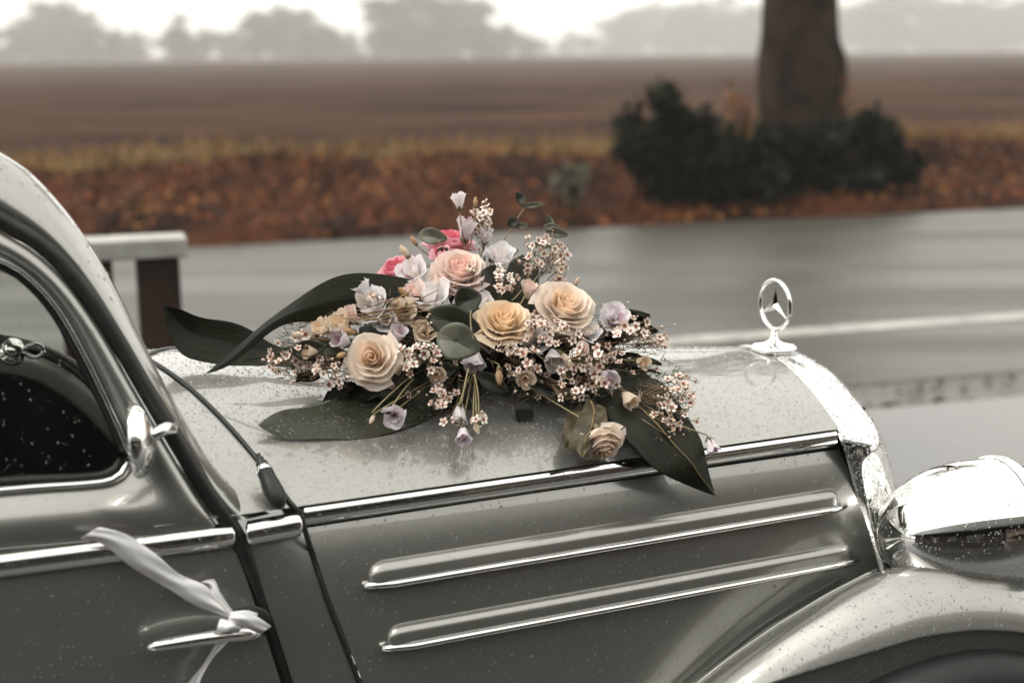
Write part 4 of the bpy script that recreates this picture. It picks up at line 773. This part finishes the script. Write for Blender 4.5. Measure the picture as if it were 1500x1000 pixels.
# the hundreds of smaller florets deeper in the sprigs: one mass
V, Fc, mi = [], [], []
src = []
for me in FLO[:2] + [BUDM]:
    co = np.array([v_.co[:] for v_ in me.vertices]); src.append((co, [tuple(p_.vertices) for p_ in me.polygons], [p_.material_index if me is not BUDM else 3 for p_ in me.polygons]))
for i in range(520):
    cl_ = clusters[int(rng.choice(len(clusters), p=np.array([c_[2] for c_ in clusters]) / sum(c_[2] for c_ in clusters)))] if rng.random() < .55 else (rng.choice([470, 520, 600, 640, 770, 820, 860, 900, 940, 700, 760, 800]), rng.uniform(455, 560), 1, 40, 28, .0)
    q = rng.uniform(0, 6.28); r0 = 1.25 * rng.random() ** .5; px, py = cl_[0] + cl_[3] * r0 * math.cos(q), cl_[1] + cl_[4] * r0 * math.sin(q); c = at(px, py, ydep(py) + cl_[5] + rng.uniform(0, .03), .006)
    if any((px - a_) ** 2 + (py - b__) ** 2 < (r_ * .95) ** 2 for a_, b__, r_ in SPOT): continue
    co, fs, ms = src[int(rng.choice(3, p=[.3, .3, .4]))]; z = RL * rng.normal(0, .6) + UL * (.3 + rng.normal(0, .6)) + TL * rng.uniform(.3, 1.); Q = np.array((Vector(z).to_track_quat('Z', 'Y') @ Matrix.Rotation(rng.uniform(0, 6.28), 4, 'Z').to_quaternion()).to_matrix())
    n0 = len(V); s = rng.uniform(.0045, .0075) * (.7 if ms[0] == 3 else 1); V += [c - fc + Q @ (p_ * s) for p_ in co]; Fc += [tuple(k + n0 for k in f_) for f_ in fs]; mi += ms
    st_ = tube([c - fc + (HEART - c) * rng.uniform(.05, .16) + rng.normal(0, .004, 3), c - fc], .0006, 3); n0 = len(V); V += st_[0]; Fc += [tuple(k + n0 for k in f_) for f_ in st_[1]]; mi += [4] * len(st_[1])
o = link('waxflower_mass', mesh('waxflower_mass', V, Fc, [WAXW, WAXR, WAXG, BUDM.materials[0], STEM_B], True, mi), bq); o['kind'] = 'stuff'
# fine needle foliage through the whole arrangement
V, Fc = [], []
for i in range(1500):
    px = rng.uniform(410, 1000); lo, hi = np.interp(px, [410, 560, 700, 860, 1000], [490, 420, 390, 440, 540]), np.interp(px, [410, 560, 700, 860, 1000], [555, 560, 600, 590, 610]); py = rng.uniform(lo, hi); c = at(px, py, ydep(py) + rng.uniform(0, .04), .006) - fc
    d = (c + fc - HEART) / .25 + rng.normal(0, .8, 3); d = d / np.linalg.norm(d) * rng.uniform(.010, .024); e = np.cross(d, TL); e = e / (np.linalg.norm(e) + 1e-9) * .0007; n0 = len(V); V += [c - e, c + e, c + d]; Fc.append((n0, n0 + 1, n0 + 2))
o = link('needle_foliage', mesh('needle_foliage', V, Fc, NEEDLE, False), bq); o['kind'] = 'stuff'
# straw stalks bundled at left centre, twigs
for i in range(17):
    a = at(rng.uniform(495, 560), rng.uniform(455, 485), -.19 + rng.uniform(-.02, .03)); b = at(rng.uniform(590, 660), rng.uniform(415, 480), -.19 + rng.uniform(-.02, .03)); stem(a, b, .0008, STRAW if i % 3 else STEM_B, rng.uniform(-.006, .004), 6, 'stalk')
for i in range(14):
    a = at(rng.uniform(860, 960), rng.uniform(470, 560), -.19); stem(HEART + rng.normal(0, .03, 3), a, .0009, STEM_B, .006, 6, 'twig')
for a, b in [((545, 604), (600, 552)), ((577, 592), (606, 555)), ((838, 560), (770, 505)), ((760, 450), (790, 400)), ((750, 440), (775, 400))]: stem(at(*a, ydep(a[1]) - .01), at(*b, ydep(b[1])), .0011, STEM_G, .002, 6)
# ================================================================== RAIN DROPS (uncountable), then haze
bpy.context.view_layer.update(); dg = bpy.context.evaluated_depsgraph_get()
NS = 7
def scatter(o, dens, r0, r1, CL=CL, lim=True):
    ev = o.evaluated_get(dg); me = ev.to_mesh(); me.calc_loop_triangles(); n = len(me.loop_triangles)
    vi = np.zeros(n * 3, int); me.loop_triangles.foreach_get('vertices', vi); vi = vi.reshape(-1, 3); co = np.zeros(len(me.vertices) * 3); me.vertices.foreach_get('co', co); co = co.reshape(-1, 3)
    nn = np.zeros(len(me.vertices) * 3); me.vertices.foreach_get('normal', nn); nn = nn.reshape(-1, 3); ev.to_mesh_clear()
    a, b, c = co[vi[:, 0]], co[vi[:, 1]], co[vi[:, 2]]; ar = np.linalg.norm(np.cross(b - a, c - a), axis=1) / 2
    cen = (a + b + c) / 3; vis = (np.einsum('ij,ij->i', np.cross(b - a, c - a), CL - cen)); 
    keep = np.ones(n, bool); 
    if lim: keep &= (cen[:, 0] > -1.5) & (cen[:, 1] < .15)
    ar = ar * keep
    tot = ar.sum(); k = int(tot * dens)
    if k < 1: return np.zeros((0, 3)), np.zeros((0, 3)), np.zeros(0)
    t = rng.choice(n, k, p=ar / tot); u, v = rng.random(k), rng.random(k); fl_ = u + v > 1; u[fl_], v[fl_] = 1 - u[fl_], 1 - v[fl_]; w = 1 - u - v
    p = a[t] * w[:, None] + b[t] * u[:, None] + c[t] * v[:, None]; q = nn[vi[t, 0]] * w[:, None] + nn[vi[t, 1]] * u[:, None] + nn[vi[t, 2]] * v[:, None]; q /= np.linalg.norm(q, axis=1)[:, None] + 1e-9
    s = np.einsum('ij,ij->i', q, CL - p) < 0; q[s] *= -1
    g1 = np.sin(p[:, 0] * 37 + 3 * np.sin(p[:, 2] * 29)) * np.sin(p[:, 2] * 43 + p[:, 1] * 31 + 2 * np.sin(p[:, 0] * 23)); kp = rng.random(k) < .84 + .16 * g1; p, q, k = p[kp], q[kp], int(kp.sum())      # rain beads in uneven patches
    vis = np.einsum('ij,ij->i', q, CL - p) / np.linalg.norm(CL - p, axis=1)
    return p, q, .86 * (r0 + (r1 - r0) * rng.random(k) ** 2.6)
def drops_mesh(p, q, r, M):
    k = len(p); ref = np.where(np.abs(q[:, 2:3]) < .9, [[0, 0, 1.]], [[1., 0, 0]]); a = np.cross(q, ref); a /= np.linalg.norm(a, axis=1)[:, None]; b = np.cross(q, a)
    el = 1 + .5 * rng.random(k) * (np.abs(q[:, 2]) < .75); V = np.zeros((k, NS * 2 + 1, 3)); an = np.linspace(0, 2 * math.pi, NS, endpoint=False)
    for j, t in enumerate(an):
        d = a * math.cos(t) + b * (math.sin(t) * el)[:, None]; jit = (1 + .18 * rng.normal(size=k))[:, None]
        V[:, j] = p + d * r[:, None] * jit - q * .00008; V[:, NS + j] = p + d * (r * .68)[:, None] * jit + q * (r * .42)[:, None]
    V[:, 2 * NS] = p + q * (r * .58)[:, None]
    f0 = [(j, (j + 1) % NS, NS + (j + 1) % NS, NS + j) for j in range(NS)]; f1 = [(NS + j, NS + (j + 1) % NS, 2 * NS) for j in range(NS)]
    off = (np.arange(k) * (2 * NS + 1))
    nv_ = k * (2 * NS + 1); quad = (np.array(f0)[None] + off[:, None, None]).reshape(-1, 4); tri = (np.array(f1)[None] + off[:, None, None]).reshape(-1, 3)
    me = bpy.data.meshes.new('water_drops'); me.vertices.add(nv_); me.vertices.foreach_set('co', V.reshape(-1)); nl = len(quad) * 4 + len(tri) * 3
    me.loops.add(nl); me.loops.foreach_set('vertex_index', np.r_[quad.reshape(-1), tri.reshape(-1)]); me.polygons.add(len(quad) + len(tri))
    me.polygons.foreach_set('loop_start', np.r_[np.arange(len(quad)) * 4, len(quad) * 4 + np.arange(len(tri)) * 3]); me.update(calc_edges=True); me.validate()
    me.polygons.foreach_set('use_smooth', [True] * len(me.polygons)); me.materials.append(M); return me
byp = {}
for o, dens, r0, r1 in wet:
    p, q, r = scatter(o, dens, r0, r1, CL, o is not wsn); par = o
    while par.parent is not None and par.parent is not car and par.parent is not door: par = par.parent
    byp.setdefault((par.parent.name, 1 if o in (bon, cow) else 0), []).append((p, q, r))
for (nm, soft), L_ in byp.items():
    p, q, r = (np.concatenate([x[i] for x in L_]) for i in range(3)); print('drops', nm, len(p))
    o = link('water_drops', drops_mesh(p, q, r, WATER_SOFT if soft else WATER), bpy.data.objects[nm]); o['kind'] = 'stuff'
for o, dens, r0, r1 in wetleaf:
    p, q, r = scatter(o, dens, r0, r1, CL - fc, False); o2 = link('water_drops', drops_mesh(p, q, r, WATER), o); o2['kind'] = 'stuff'
# ---- haze: one closed box of even, pale air
v, f = box((0, 560, 11.5), (3800, 2900, 44)); hz_ = obj('haze', v, f, None, None, False)
hm = bpy.data.materials.new('haze_air'); hm.use_nodes = True; n = hm.node_tree.nodes; n.remove(n['Principled BSDF']); pv = n.new('ShaderNodeVolumePrincipled')
pv.inputs['Color'].default_value = (.97, .97, .965, 1); pv.inputs['Density'].default_value = .0011; pv.inputs['Anisotropy'].default_value = .2; hm.node_tree.links.new(pv.outputs[0], n['Material Output'].inputs['Volume'])
hz_.data.materials.clear(); hz_.data.materials.append(hm); tag(hz_, 'pale rainy haze over the road and field', 'haze', kind='stuff')
